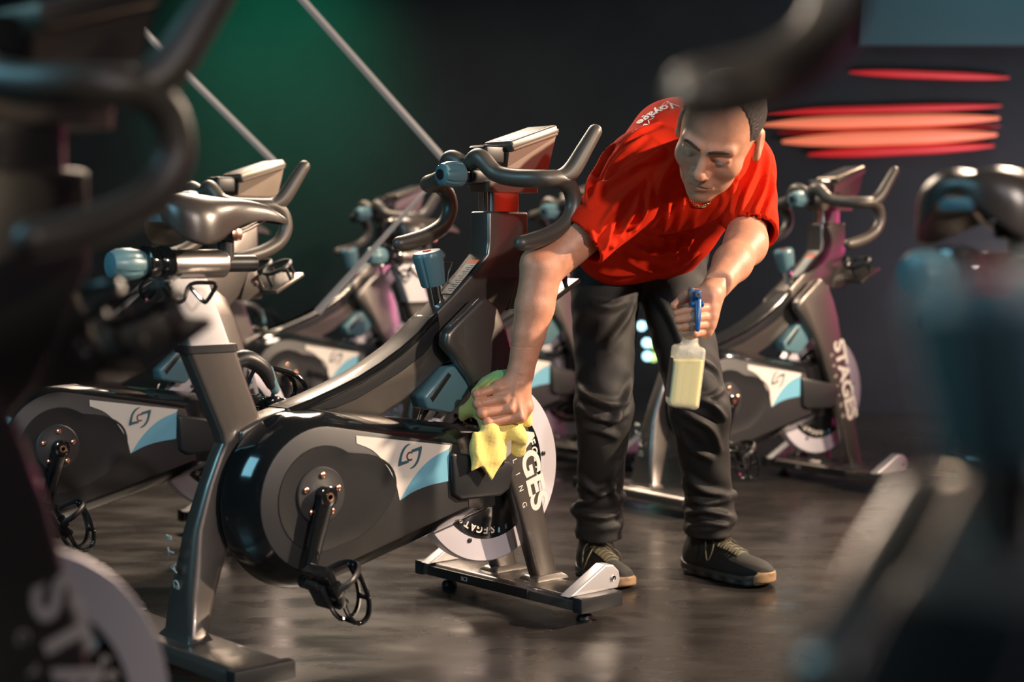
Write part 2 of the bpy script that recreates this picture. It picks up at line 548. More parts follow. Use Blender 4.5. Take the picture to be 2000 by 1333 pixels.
def build_bike():
    R = empty('indoor_bike')
    # ---- stabilizers
    def stab(x0, x1, hw):
        bm = bmesh.new()
        prism_bm(bm, [(x0, 0.036), (x1, 0.036), (x1 - 0.004, 0.060), (x1 - 0.012, 0.067), (x0 + 0.012, 0.067), (x0 + 0.002, 0.058)], -hw, hw)
        bevel_all(bm, 0.004, 2)
        s = bfin('stabilizer', bm, M['frame'], R)
        for sg in (-1, 1):
            box('end_cap', ((x0 + x1) / 2, sg * (hw + 0.006), 0.0505), (x1 - x0 + 0.004, 0.030, 0.035), M['dark'], s, 0.005)
            for xx in ((x0 + x1) / 2,):
                lathe('leveling_foot', [(0.006, 0.040), (0.006, 0.016), (0.016, 0.014), (0.020, 0.006), (0.018, 0.0)], M['rubber'], s, (xx, sg * (hw - 0.035), 0), seg=20)
        return s
    fs = stab(-0.075, 0.052, 0.272)
    box('cover_plate', (-0.0765, 0.06, 0.050), (0.006, 0.36, 0.024), M['dark'], fs, 0.0025)
    text('serial_sticker', 'SC3', 0.014, (-0.0803, 0.10, 0.050), (0, -1, 0), (0, 0, 1), M['label'], fs, extr=0.0004)
    for sg in (-1, 1):
        bm = bmesh.new()
        prism_bm(bm, [(-0.085, 0.066), (0.030, 0.125), (0.055, 0.122), (0.074, 0.105), (0.078, 0.085), (0.070, 0.066)], sg * 0.245 - 0.017, sg * 0.245 + 0.017)
        bevel_all(bm, 0.005, 3, 30)
        b = bfin('wheel_bracket', bm, M['alu'], fs)
        lathe('transport_wheel', [(0.010, -0.012), (0.027, -0.012), (0.030, -0.006), (0.030, 0.006), (0.027, 0.012), (0.010, 0.012)], M['rubber'], fs, (0.052, sg * 0.215, 0.058), (0, 1, 0), 24)
        lathe('wheel_bolt', [(0.006, 0), (0.006, 0.004), (0.003, 0.005)], M['chrome'], fs, (0.052, sg * 0.245 - 0.0175, 0.092), (0, -1, 0), 12)
    rs = stab(-0.955, -0.825, 0.272)
    # ---- seat tube, kinked: leg flares down to the rear stabilizer
    st = loft('seat_tube', [sec(0.066, -0.915, -0.858, 0.062, 0.006), sec(0.072, -0.912, -0.861, 0.058, 0.006), sec(0.080, -0.907, -0.862, 0.053), sec(0.15, -0.902, -0.838, 0.046), sec(0.20, -0.893, -0.815, 0.039), sec(0.28, -0.877, -0.780, 0.029),
                            sec(0.365, -0.846, -0.745, 0.024), sec(0.42, -0.822, -0.722, 0.023), sec(0.446, -0.808, -0.706, 0.023), sec(0.47, -0.815, -0.710, 0.023),
                            sec(0.55, -0.850, -0.741, 0.023), sec(0.633, -0.887, -0.773, 0.023)], M['frame'], R)
    loft('collar', [sec(0.630, -0.892, -0.768, 0.027), sec(0.645, -0.897, -0.772, 0.027)], M['dark'], st)
    text('lettering', 'STAGES', 0.030, (-0.9035, 0.008, 0.19), (0.16, 0, -1), (0, 1, 0), M['label'], st, extr=0.0012, space=1.9)
    lv = tube('post_lever', [(-0.775, 0, 0.605), (-0.740, 0, 0.612), (-0.700, 0, 0.590), (-0.680, 0, 0.555)], [0.016, 0.018, 0.017, 0.011], M['dark'], R, 12, 4, flat=(1.0, 1.0))
    tube('lever_grip', [(-0.690, 0, 0.585), (-0.672, 0, 0.545)], [0.013, 0.010], M['teal'], lv, 12)
    # ---- seat post
    sp = loft('seat_post', [sec(0.46, -0.805, -0.715, 0.0185, 0.007), sec(0.775, -0.934, -0.836, 0.0185, 0.007)], M['alu'], R)
    tk = bmesh.new()
    for i in range(12):
        z = 0.650 + i * 0.0098
        xf = -0.788 - (z - 0.645) * 0.385
        L_ = 0.018 if i % 3 == 0 else 0.010
        sheet_bm(tk, [(xf - 0.024 - L_, -0.0186, z), (xf - 0.024, -0.0186, z), (xf - 0.024, -0.0186, z + 0.0012), (xf - 0.024 - L_, -0.0186, z + 0.0012)], (0, -1, 0), 0.0004)
    bfin('height_scale', tk, M['white'], sp, smooth=False)
    # ---- slider
    sl = lathe('seat_slider', [(0.024, 0), (0.0285, 0.002), (0.0285, 0.118), (0.026, 0.122)], M['steel'], R, (-0.912, 0, 0.804), (1, 0, 0), 40)
    lathe('slider_rail', [(0.017, 0), (0.017, 0.075), (0.014, 0.078)], M['dark'], sl, (-0.794, 0, 0.804), (1, 0, 0), 24)
    lathe('slider_collar', [(0.028, 0), (0.034, 0.004), (0.034, 0.022), (0.030, 0.028), (0.034, 0.034), (0.034, 0.052), (0.028, 0.056)], M['gloss'], sl, (-0.970, 0, 0.806), (1, 0, 0), 32)
    lathe('adjustment_knob', [(0.012, 0), (0.024, 0.003), (0.031, 0.018), (0.032, 0.040), (0.028, 0.062), (0.024, 0.072)], M['teal'], sl, (-1.040, 0, 0.804), (1, 0, 0), 36, flute=(6, 2, 4, 0.10))
    hooks = []
    for sy in (-1, 1):
        y = 0.045 * sy
        hooks.append(([(-0.905, 0.03 * sy, 0.785), (-0.935, y, 0.772), (-0.950, y, 0.760), (-0.935, y * 1.3, 0.736), (-0.918, y * 1.4, 0.736), (-0.898, y * 1.2, 0.765), (-0.860, y * 1.3, 0.768), (-0.845, y * 1.35, 0.762),
                       (-0.868, y * 1.45, 0.734), (-0.878, y * 1.45, 0.734), (-0.898, y * 1.2, 0.760)], 0.0042, 4, False))
    tubes('accessory_hook', hooks, M['gloss'], sl, 8)
    # ---- saddle
    xs = [-0.944, -0.936, -0.922, -0.900, -0.872, -0.845, -0.818, -0.790, -0.760, -0.730, -0.700, -0.678, -0.660, -0.647, -0.640]
    hwS = [0.030, 0.055, 0.074, 0.086, 0.088, 0.080, 0.064, 0.049, 0.038, 0.031, 0.027, 0.0245, 0.0205, 0.014, 0.006]
    ztS = [0.924, 0.936, 0.943, 0.946, 0.945, 0.942, 0.939, 0.937, 0.935, 0.931, 0.925, 0.916, 0.906, 0.898, 0.892]
    zbS = [0.902, 0.888, 0.877, 0.870, 0.868, 0.873, 0.881, 0.889, 0.895, 0.898, 0.898, 0.894, 0.889, 0.886, 0.886]
    rings = []
    for x, hw_, zt, zb in zip(xs, hwS, ztS, zbS):
        wide = max(0.0, min(1.0, (hw_ - 0.035) / 0.05))
        rg = []
        for k in range(25):
            a = math.radians(-14 + 208 * k / 24)
            sn_, cs_ = math.sin(a), math.cos(a)
            y = hw_ * math.copysign(abs(cs_) ** 0.85, cs_)
            z = zb + (zt - zb) * math.copysign(abs(sn_) ** 0.62, sn_)
            z -= 0.016 * wide * math.exp(-(y / 0.017) ** 2) + 0.006 * wide * (y / hw_) ** 2
            rg.append((x - 0.010 * wide * (1 - abs(y) / hw_) * (1 if x < -0.9 else 0) * -1.2, y, z))
        for k in range(1, 10):
            t = k / 10
            y = -hw_ * 0.92 + 2 * hw_ * 0.92 * t
            rg.append((x, y, zb + (zt - zb) * 0.40 * math.sin(PI * t)))
        rings.append(rg)
    sd = loft('saddle', rings, M['saddle'], R)
    sub_ = sd.modifiers.new('smooth', 'SUBSURF'); sub_.levels = 1; sub_.render_levels = 1
    box('saddle_badge', (-0.9395, 0, 0.893), (0.006, 0.050, 0.016), M['teal'], sd, 0.002)
    tubes('saddle_rail', [([(-0.86, 0.022 * s_, 0.885), (-0.82, 0.022 * s_, 0.866), (-0.765, 0.022 * s_, 0.866), (-0.70, 0.012 * s_, 0.892)], 0.0038, 4, False) for s_ in (-1, 1)], M['steel'], sd, 8)
    box('saddle_clamp', (-0.785, 0, 0.862), (0.046, 0.056, 0.026), M['gloss'], sd, 0.007)
    lathe('clamp_bolt', [(0.012, 0), (0.012, 0.006), (0.006, 0.008)], M['copper'], sd, (-0.778, -0.028, 0.862), (0, -1, 0), 16)
    lathe('saddle_stem', [(0.017, 0), (0.017, 0.042)], M['dark'], sd, (-0.785, 0, 0.808), (0, 0, 1), 20)
    # ---- main frame: long curved beam and head box
    top = [(-0.775, 0.470), (-0.720, 0.494), (-0.669, 0.506), (-0.605, 0.522), (-0.545, 0.541), (-0.485, 0.562), (-0.428, 0.588), (-0.372, 0.618), (-0.323, 0.650), (-0.280, 0.688), (-0.225, 0.730), (-0.165, 0.780), (-0.122, 0.822), (-0.118, 0.850)]
    bot = [(0.004, 0.815), (-0.030, 0.760), (-0.060, 0.700), (-0.120, 0.640), (-0.200, 0.600), (-0.267, 0.568), (-0.305, 0.539), (-0.365, 0.502), (-0.437, 0.469), (-0.520, 0.448), (-0.600, 0.440), (-0.775, 0.430)]
    fr = prism('frame', top + [(-0.118, 0.918), (0.004, 0.918)] + bot, -0.034, 0.034, M['frame'], R, 0.007)
    ins_t = [(-0.668, 0.5085), (-0.605, 0.5245), (-0.545, 0.5435), (-0.485, 0.5645), (-0.428, 0.5905), (-0.372, 0.6205), (-0.323, 0.6525), (-0.295, 0.678), (-0.268, 0.695)]
    ins_b = [(-0.262, 0.660), (-0.275, 0.632), (-0.310, 0.600), (-0.372, 0.566), (-0.430, 0.540), (-0.490, 0.515), (-0.545, 0.500), (-0.600, 0.494), (-0.668, 0.482)]
    prism('frame_cover', ins_t + ins_b, -0.0362, 0.0362, M['dark'], fr, 0.004)
    prism('cover_top', ins_t + [(p[0] + 0.004, p[1] - 0.020) for p in reversed(ins_t)], -0.0375, 0.0375, M['gloss'], fr, 0.006)
    # size sticker on the sloping head of the beam
    bm = bmesh.new()
    d = Vector((-0.122 + 0.225, 0, 0.822 - 0.730)).normalized()
    nrm = Vector((-d.z, 0, d.x))
    A = Vector((-0.222, 0, 0.732)) + nrm * 0.0012
    sheet_bm(bm, [A + Vector((0, -0.026, 0)), A + Vector((0, 0.010, 0)), A + d * 0.098 + Vector((0, 0.010, 0)), A + d * 0.098 + Vector((0, -0.026, 0))], nrm, 0.0006)
    stc = bfin('fit_sticker', bm, M['label'], fr, smooth=False)
    bm = bmesh.new()
    sheet_bm(bm, [A + d * 0.098 + Vector((0, -0.026, 0)), A + d * 0.098 + Vector((0, 0.010, 0)), A + d * 0.112 + Vector((0, 0.010, 0)), A + d * 0.112 + Vector((0, -0.026, 0))], nrm, 0.0007)
    bfin('orange_end', bm, M['orange'], stc, smooth=False)
    bm = bmesh.new()
    for i in range(13):
        q = A + d * (0.008 + 0.007 * i) + nrm * 0.0006
        sheet_bm(bm, [q + Vector((0, -0.024, 0)), q + Vector((0, -0.002 if i % 2 else -0.010, 0)), q + d * 0.0016 + Vector((0, -0.002 if i % 2 else -0.010, 0)), q + d * 0.0016 + Vector((0, -0.024, 0))], nrm, 0.0003)
    bfin('scale_mark', bm, M['dark'], stc, smooth=False)
    # ---- fork: two legs running up into wide cheeks
    leg = [(0.052, 0.066), (0.006, 0.233), (-0.030, 0.380), (-0.062, 0.500), (-0.085, 0.590), (-0.108, 0.650), (-0.135, 0.700), (-0.171, 0.727), (-0.190, 0.722), (-0.262, 0.668), (-0.285, 0.650), (-0.288, 0.622), (-0.262, 0.598),
           (-0.215, 0.545), (-0.170, 0.470), (-0.130, 0.380), (-0.075, 0.240), (-0.014, 0.066)]
    for sg in (-1, 1):
        y0, y1 = sorted((sg * 0.052, sg * 0.088))
        lg = prism('fork_leg', leg, y0, y1, M['frame'], R, 0.010, 3)
        loft('weld_foot', [[((p[0] * 1.0) + 0.019, p[1] + sg * 0.070, z) for p in rrect(a, b, 0.006, 3)] for z, a, b in ((0.066, 0.105, 0.066), (0.071, 0.100, 0.060), (0.078, 0.078, 0.046))], M['frame'], lg)
        # word down the outer cheek of the leg
        dn = Vector((0.100, 0, -0.35)).normalized()
        ft = Vector((-dn.z, 0, dn.x))
        if sg == -1:
            xd, yd = dn, -dn.cross(Vector((0, -1, 0)))
            yd = Vector((0, -1, 0)).cross(xd)
        else:
            xd, yd = -dn, Vector((0, 1, 0)).cross(-dn)
        text('lettering', 'STAGES', 0.072, (-0.050, sg * 0.0882, 0.374), xd, yd, M['white'], lg, extr=0.0006, off=0.0022, sx=1.19, space=0.98)
        sm = -1 if sg == -1 else 1
        text('small_lettering', 'CYCLING', 0.019, Vector((-0.050, sg * 0.0884, 0.366)) - Vector((0.96, 0, 0.26)).normalized() * 0.041, xd, yd, M['white'], lg, extr=0.0005, sx=1.0, space=3.7)
    prism('fork_bridge', [(-0.262, 0.650), (-0.180, 0.712), (-0.120, 0.650), (-0.110, 0.590), (-0.150, 0.575), (-0.250, 0.625)], -0.056, 0.056, M['gloss'], R, 0.008)
    # ---- head: inner post with ruler pin, stem
    ip = loft('handlebar_post', [sec(0.905, -0.102, -0.016, 0.026, 0.008), sec(0.965, -0.102, -0.016, 0.026, 0.008)], M['steel'], R)
    lathe('locking_pin', [(0.006, 0), (0.006, 0.050)], M['chrome'], ip, (-0.108, -0.012, 0.915), (0, 0, 1), 12)
    loft('stem_plate', [sec(0.962, -0.120, 0.036, 0.036, 0.010), sec(0.985, -0.125, 0.036, 0.038, 0.010)], M['bronze'], ip)
    # ---- resistance knob
    kx = Vector((-0.034, 0, 0.140)).normalized()
    kn = lathe('resistance_knob', [(0.026, 0.0), (0.0275, 0.004), (0.034, 0.062), (0.0345, 0.070), (0.030, 0.077), (0.010, 0.078)], M['teal'], R, Vector((-0.2525, 0, 0.752)), kx, 40, flute=(7, 0, 3, 0.10))
    lathe('knob_stem', [(0.022, 0), (0.022, 0.006), (0.0165, 0.012), (0.0165, 0.078)], M['chrome'], kn, Vector((-0.2525, 0, 0.752)) - kx * 0.076, kx, 28)
    lathe('red_cap', [(0.010, 0), (0.009, 0.002)], M['redglow'], kn, Vector((-0.2525, 0, 0.752)) + kx * 0.078, kx, 16)
    rim = [(-0.212, 0, 0.725), (-0.202, 0, 0.770), (-0.196, 0, 0.797), (-0.228, 0, 0.792), (-0.232, 0, 0.745)]
    tubes('cable_guide', [([(-0.196, 0.022, 0.745), (-0.188, 0.024, 0.780), (-0.176, 0.026, 0.804), (-0.203, 0.026, 0.803), (-0.207, 0.024, 0.772), (-0.212, 0.022, 0.738)], 0.0018, 0, True)], M['chrome'], R, 6)
    # ---- brake block in blue-grey plastic over the flywheel
    bk = prism('brake_housing', [(-0.330, 0.512), (-0.318, 0.484), (-0.250, 0.470), (-0.200, 0.512), (-0.178, 0.545), (-0.210, 0.580), (-0.262, 0.572)], -0.062, -0.004, M['teal'], R, 0.007)
    prism('brake_window', [(-0.314, 0.510), (-0.306, 0.498), (-0.252, 0.555), (-0.262, 0.562)], -0.0632, -0.050, M['dark'], bk, 0.002)
    tube('brake_rod', [(-0.300, -0.02, 0.484), (-0.318, -0.02, 0.440), (-0.330, -0.02, 0.400)], 0.004, M['chrome'], bk, 8)
    # ---- flywheel
    fc = (-0.100, 0, 0.326)
    fw = lathe('flywheel', [(0.152, -0.012), (0.158, -0.0165), (0.209, -0.0165), (0.212, -0.013), (0.212, 0.013), (0.209, 0.0165), (0.158, 0.0165), (0.152, 0.012)], M['fly'], R, fc, (0, 1, 0), 96)
    hb = lathe('hub_cover', [(0.020, -0.040), (0.060, -0.038), (0.118, -0.027), (0.150, -0.017), (0.1595, -0.0170), (0.1595, 0.0170), (0.150, 0.017), (0.118, 0.027), (0.060, 0.038), (0.020, 0.040)], M['gloss'], fw, fc, (0, 1, 0), 72)
    lathe('axle', [(0.014, -0.058), (0.014, 0.058)], M['steel'], fw, fc, (0, 1, 0), 20)
    for sg in (-1, 1):
        for j in range(3):
            bl = bmesh.new()
            for i, ch in enumerate('STAGES'):
                a = math.radians((250 + 120 * j) + (i - 2.5) * 8.4 * (1 if sg < 0 else -1) * 1.0)
                me = text_mesh(ch, 0.026, extr=0.0005, off=0.0006)
                # lettering runs round the hub with its tops outwards at the foot
                X = Vector((-math.sin(a), 0, math.cos(a))) * (1 if sg < 0 else -1)
                Yv = Vector((math.cos(a), 0, math.sin(a)))
                if sg < 0: X = Vector((math.sin(a), 0, -math.cos(a)))
                else: X = Vector((-math.sin(a), 0, math.cos(a)))
                Z = X.cross(Yv)
                mt = Matrix((X, Yv, Z)).transposed().to_4x4()
                mt.translation = Vector(fc) + Yv * 0.136 + Vector((0, sg * 0.0222, 0))
                me.transform(mt)
                bl.from_mesh(me)
                bpy.data.meshes.remove(me)
            bfin('hub_lettering', bl, M['white'], fw, smooth=False)
        bl = bmesh.new()
        for j in range(3):
            for off in (-0.35, -0.27):
                a = math.radians(250 + 120 * j) + off * 1.9 * (-1 if sg < 0 else 1)
                Yv = Vector((math.cos(a), 0, math.sin(a)))
                X = Vector((-Yv.z, 0, Yv.x))
                c0 = Vector(fc) + Vector((0, sg * 0.022, 0))
                sheet_bm(bl, [c0 + Yv * 0.122 - X * 0.002, c0 + Yv * 0.150 - X * 0.002 + Vector((0, -sg * 0.004, 0)), c0 + Yv * 0.150 + X * 0.004 + Vector((0, -sg * 0.004, 0)), c0 + Yv * 0.122 + X * 0.004], (0, sg, 0), 0.001)
        bfin('hub_stripe', bl, M['blue'], fw, smooth=False)
        for k in range(3):
            a = math.radians(248 + 120 * k)
            lathe('flywheel_bolt', [(0.0055, 0), (0.0055, 0.003), (0.003, 0.004)], M['dark'], fw, (fc[0] + 0.168 * math.cos(a), sg * 0.0165, fc[2] + 0.168 * math.sin(a)), (0, sg, 0), 12)
    # ---- chain guard
    def outline(cx, cz, r, ft, fb, ztop):
        """round tail, straight top and bottom running to the front"""
        pts = []
        for k in range(33):
            a = math.radians(78 + (282 - 78) * k / 32)
            pts.append((cx + r * math.cos(a), min(cz + r * math.sin(a), ztop)))
        nb = 8
        last = pts[-1]
        for k in range(1, nb + 1):
            t = k / nb
            pts.append((last[0] + (fb[0] - last[0]) * t, last[1] + (fb[1] - last[1]) * t))
        pts.append(((fb[0] + ft[0]) / 2 + 0.012, (fb[1] + ft[1]) / 2))
        pts.append(ft)
        for k in range(1, nb):
            t = k / nb
            pts.append((ft[0] + (pts[0][0] - ft[0]) * t, ft[1] + (pts[0][1] - ft[1]) * t))
        return pts
    oA = outline(-0.645, 0.330, 0.148, (-0.290, 0.412), (-0.262, 0.272), 0.482)
    oA2 = outline(-0.645, 0.330, 0.156, (-0.285, 0.419), (-0.250, 0.268), 0.490)
    oM = outline(-0.645, 0.327, 0.177, (-0.225, 0.428), (-0.190, 0.255), 0.500)
    oB = outline(-0.645, 0.324, 0.186, (-0.140, 0.432), (-0.120, 0.250), 0.504)
    ring = lambda o, y: [(p[0], y, p[1]) for p in o]
    cg = loft('chain_guard', [ring(oB, -0.044), ring(oB, -0.056), ring(oM, -0.092), ring(oA2, -0.119), ring(oA, -0.126)], M['gloss'], R)
    fp = loft('guard_face', [ring(outline(-0.645, 0.330, 0.147, (-0.291, 0.411), (-0.263, 0.273), 0.481), -0.122), ring(outline(-0.645, 0.330, 0.147, (-0.291, 0.411), (-0.263, 0.273), 0.481), -0.1285), ring(outline(-0.645, 0.330, 0.144, (-0.294, 0.409), (-0.266, 0.275), 0.478), -0.130)], M['guard'], cg)
    tear = arc(-0.645, 0.332, 0.108, 55, 290, 26)
    tl = smooth_path([(-0.608, 0, 0.2305), (-0.545, 0, 0.246), (-0.490, 0, 0.286), (-0.460, 0, 0.332), (-0.470, 0, 0.378), (-0.515, 0, 0.408), (-0.583, 0, 0.4205)], 4)
    tear += [(float(p[0]), float(p[2])) for p in tl[1:-1]]
    ctr = np.mean(np.array(tear), 0)
    def shr(o, f): return [(ctr[0] + (p[0] - ctr[0]) * f, ctr[1] + (p[1] - ctr[1]) * f) for p in o]
    # shallow dish let into the face: a low rim, then the floor of the dish
    loft('guard_dish', [ring(shr(tear, 1.0), -0.1295), ring(shr(tear, 0.995), -0.1318), ring(shr(tear, 0.97), -0.1318), ring(shr(tear, 0.93), -0.1306), ring(shr(tear, 0.6), -0.1303)], M['dark'], cg)
    cd_ = lathe('crank_disc', [(0.058, 0.0), (0.058, 0.003), (0.055, 0.0055), (0.030, 0.006), (0.020, 0.010)], M['guard'], cg, (-0.652, -0.130, 0.340), (0, -1, 0), 48)
    for k in range(5):
        a = math.radians(88 + 72 * k)
        lathe('disc_bolt', [(0.0065, 0), (0.0065, 0.004), (0.004, 0.0055)], M['copper'], cg, (-0.652 + 0.041 * math.cos(a), -0.1355, 0.340 + 0.041 * math.sin(a)), (0, -1, 0), 14)
    # decal on the guard: warm white shield, blue blade, emblem
    def P3(pts, y): return [(p[0], y, p[1]) for p in pts]
    wl = [(float(p[0]), float(p[2])) for p in smooth_path([(-0.562, 0, 0.437), (-0.520, 0, 0.418), (-0.487, 0, 0.385), (-0.462, 0, 0.345), (-0.4515, 0, 0.307)], 5)]
    bl_up = [(float(p[0]), float(p[2])) for p in smooth_path([(-0.4515, 0, 0.307), (-0.415, 0, 0.352), (-0.370, 0, 0.386), (-0.317, 0, 0.405)], 5)]
    bm = bmesh.new()
    sheet_bm(bm, P3([(-0.563, 0.453), (-0.313, 0.4115)] + list(reversed(bl_up)) + list(reversed(wl[:-1])), -0.1303), (0, -1, 0), 0.0009)
    dc = bfin('decal', bm, M['white'], cg, smooth=False)
    bm = bmesh.new()
    lowc = [(float(p[0]), float(p[2])) for p in smooth_path([(-0.320, 0, 0.335), (-0.370, 0, 0.331), (-0.415, 0, 0.322), (-0.4515, 0, 0.307)], 5)]
    sheet_bm(bm, P3(list(reversed(bl_up[1:])) + list(reversed(lowc)) , -0.1303), (0, -1, 0), 0.0011)
    bfin('blue_blade', bm, M['blue'], dc, smooth=False)
    bm = bmesh.new()
    logo_bm(bm, -0.424, 0.398, 0.031, -0.1313, (0, -1, 0), 0.0008)
    bfin('emblem', bm, M['logo'], dc, smooth=False)
    bm = bmesh.new()
    c_ring(bm, -0.424, 0.398, 0.062, -0.1313, (0, -1, 0), 0.0009)
    bfin('emblem_letter', bm, M['inkred'], dc, smooth=False)
    # electronics box at the front end of the guard
    prism('generator_box', [(-0.318, 0.398), (-0.150, 0.366), (-0.136, 0.350), (-0.150, 0.300), (-0.175, 0.288), (-0.290, 0.290), (-0.312, 0.303)], -0.142, -0.090, M['dark'], cg, 0.008)
    # mirror-side cover is a plain shell
    # ---- cranks and pedals
    def crank(y, c0, c1, name='crank_arm'):
        dx = Vector((c1[0] - c0[0], 0, c1[1] - c0[1]))
        n = 10
        rings = []
        u = dx.normalized()
        v = Vector((-u.z, 0, u.x))
        for k in range(n + 1):
            t = k / n
            wv = 0.019 * (1 - t) + 0.0135 * t
            th = 0.0085 * (1 - t) + 0.007 * t
            ctr_ = Vector((c0[0], y, c0[1])) + dx * t
            rings.append([ctr_ + v * p[0] + Vector((0, 1, 0)) * p[1] for p in rrect(2 * wv, 2 * th, th * 0.6, 2)])
        o = loft(name, rings, M['gloss'], R)
        for cc, r in ((c0, 0.021), (c1, 0.0155)):
            lathe('crank_boss', [(r * 0.8, -0.011), (r, -0.009), (r, 0.009), (r * 0.8, 0.011)], M['gloss'], o, (cc[0], y, cc[1]), (0, 1, 0), 24)
        lathe('crank_bolt', [(0.009, 0), (0.009, 0.003), (0.005, 0.0035), (0.005, 0.001)], M['copper'], o, (c0[0], y + math.copysign(0.010, y), c0[1]), (0, math.copysign(1, y), 0), 16)
        return o
    def pedal(px, pz, y, sg, pit):
        """pedal body, toe cage and strap; pit turns the whole pedal about its axle"""
        rot = Matrix.Rotation(pit, 4, 'Y')
        base = Matrix.Translation((px, y + sg * 0.055, pz)) @ rot
        bm = bmesh.new()
        bm_box(bm, (0, 0, 0), (0.030, 0.094, 0.022))
        bm_box(bm, (0.036, 0, 0.0), (0.010, 0.080, 0.026))
        bm_box(bm, (-0.036, 0, 0.0), (0.010, 0.080, 0.026))
        bm_box(bm, (0, 0.036, 0.0), (0.080, 0.010, 0.018))
        bm_box(bm, (0, -0.036, 0.0), (0.080, 0.010, 0.018))
        bevel_all(bm, 0.003, 2)
        bmesh.ops.transform(bm, matrix=base, verts=bm.verts)
        o = bfin('pedal', bm, M['gloss'], R)
        lathe('pedal_axle', [(0.008, -0.058), (0.008, 0.0)], M['steel'], o, (px, y + sg * 0.055, pz), (0, sg, 0), 14)
        def tr(p): return tuple(base @ Vector(p))
        lst = []
        for yy in (-0.026, 0.026):
            lst.append(([tr(q) for q in ((0.034, yy, 0.006), (0.075, yy, 0.006), (0.100, yy * 0.9, 0.018), (0.102, yy * 0.8, 0.045), (0.075, yy * 0.6, 0.066), (0.030, yy * 0.35, 0.074), (0.0, yy * 0.3, 0.072))], 0.0052, 5, False))
        lst.append(([tr(q) for q in ((0.100, -0.024, 0.020), (0.104, 0, 0.022), (0.100, 0.024, 0.020))], 0.005, 3, False))
        lst.append(([tr(q) for q in ((0.075, -0.016, 0.066), (0.077, 0, 0.068), (0.075, 0.016, 0.066))], 0.005, 3, False))
        tubes('toe_cage', lst, M['gloss'], o, 8)
        st_ = [tr(q) for q in ((0, -0.044, -0.004), (0, -0.052, 0.030), (0, -0.030, 0.070), (0, 0.0, 0.080), (0, 0.030, 0.070), (0, 0.052, 0.030), (0, 0.044, -0.004))]
        tube('toe_strap', st_, 0.007, M['dark'], o, 8, 5, flat=(1.0, 0.35))
        # cleat side of the double-sided pedal
        bm = bmesh.new()
        bm_box(bm, (0.010, 0, -0.018), (0.050, 0.050, 0.012))
        bm_box(bm, (-0.020, 0, -0.024), (0.014, 0.040, 0.010))
        bevel_all(bm, 0.003, 2)
        bmesh.ops.transform(bm, matrix=base, verts=bm.verts)
        bfin('cleat_clip', bm, M['dark'], o)
        return o
    crank(-0.152, (-0.652, 0.340), (-0.702, 0.176))
    pedal(-0.702, 0.176, -0.160, -1, math.radians(62))
    crank(0.108, (-0.652, 0.340), (-0.602, 0.504))
    pedal(-0.602, 0.504, 0.115, 1, math.radians(10))
    lathe('bottom_bracket', [(0.026, -0.13), (0.026, 0.10)], M['steel'], R, (-0.652, 0, 0.340), (0, 1, 0), 24)
    # ---- handlebars
    HB = empty('handlebar_parts')
    def side(sg):
        pth = [(-0.150, 0.0, 1.012), (-0.158, 0.030, 1.032), (-0.160, 0.055, 1.034), (-0.148, 0.088, 1.002), (-0.138, 0.130, 0.990), (-0.120, 0.178, 0.986), (-0.098, 0.203, 0.985), (-0.062, 0.212, 0.984), (-0.034, 0.213, 0.962), (-0.027, 0.213, 0.925), (-0.050, 0.213, 0.889), (-0.098, 0.213, 0.864), (-0.150, 0.213, 0.850), (-0.182, 0.213, 0.845)]
        rad = [0.019, 0.0205, 0.0205, 0.0195, 0.0195, 0.020, 0.020, 0.0195, 0.0185, 0.0185, 0.0185, 0.0190, 0.0190, 0.0170]
        return [(p[0], sg * p[1], p[2]) for p in pth], rad
    V, Fc = [], []
    for sg in (-1, 1):
        pts, rad = side(sg)
        q = smooth_path([p + (r,) for p, r in zip(pts, rad)], 6)
        v, f = tube_geo([x[:3] for x in q], [float(x[3]) for x in q], 18)
        o = len(V); V += v; Fc += [tuple(i + o for i in t) for t in f]
        if sg > 0: continue
        hp = [(-0.075, sg * 0.208, 0.985, 0.0185), (-0.050, sg * 0.214, 0.994, 0.0205), (-0.030, sg * 0.219, 1.014, 0.0200), (-0.005, sg * 0.225, 1.052, 0.0182), (0.022, sg * 0.231, 1.093, 0.0160)]
        q = smooth_path(hp, 6)
        v, f = tube_geo([x[:3] for x in q], [float(x[3]) for x in q], 18)
        o = len(V); V += v; Fc += [tuple(i + o for i in t) for t in f]
    hb_ = mobj('handlebar', V, Fc, M['grip'], R)
    lathe('adjustment_dial', [(0.010, 0), (0.017, 0.001), (0.024, 0.004), (0.029, 0.020), (0.030, 0.045), (0.028, 0.056)], M['teal'], hb_, (-0.232, 0, 0.998), (1, 0, 0.02), 42, flute=(7, 2, 4, 0.10))
    lathe('dial_cap', [(0.012, 0), (0.012, 0.0025), (0.005, 0.003)], M['dark'], hb_, (-0.2338, 0, 0.998), (1, 0, 0.02), 24)
    lathe('dial_barrel', [(0.023, 0), (0.023, 0.05)], M['dark'], hb_, (-0.180, 0, 1.0), (1, 0, 0.02), 28)
    box('bar_clamp', (-0.105, 0, 0.995), (0.115, 0.060, 0.030), M['dark'], hb_, 0.008)
    # ---- console: wedge foot, mount and tilted display
    rt = Matrix.Rotation(-math.radians(17), 3, 'Y')
    cs = box('console', (0.012, 0, 1.087), (0.150, 0.098, 0.026), M['bronze'], R, 0.007, rot=rt, seg=3)
    nv = rt @ Vector((0, 0, 1)); fv = rt @ Vector((1, 0, 0))
    box('display', Vector((0.012, 0, 1.087)) + nv * 0.0128, (0.128, 0.080, 0.003), M['screen'], cs, 0.002, rot=rt)
    box('console_band', Vector((0.012, 0, 1.087)) - nv * 0.001, (0.1515, 0.0995, 0.009), M['grip'], cs, 0.002, rot=rt)
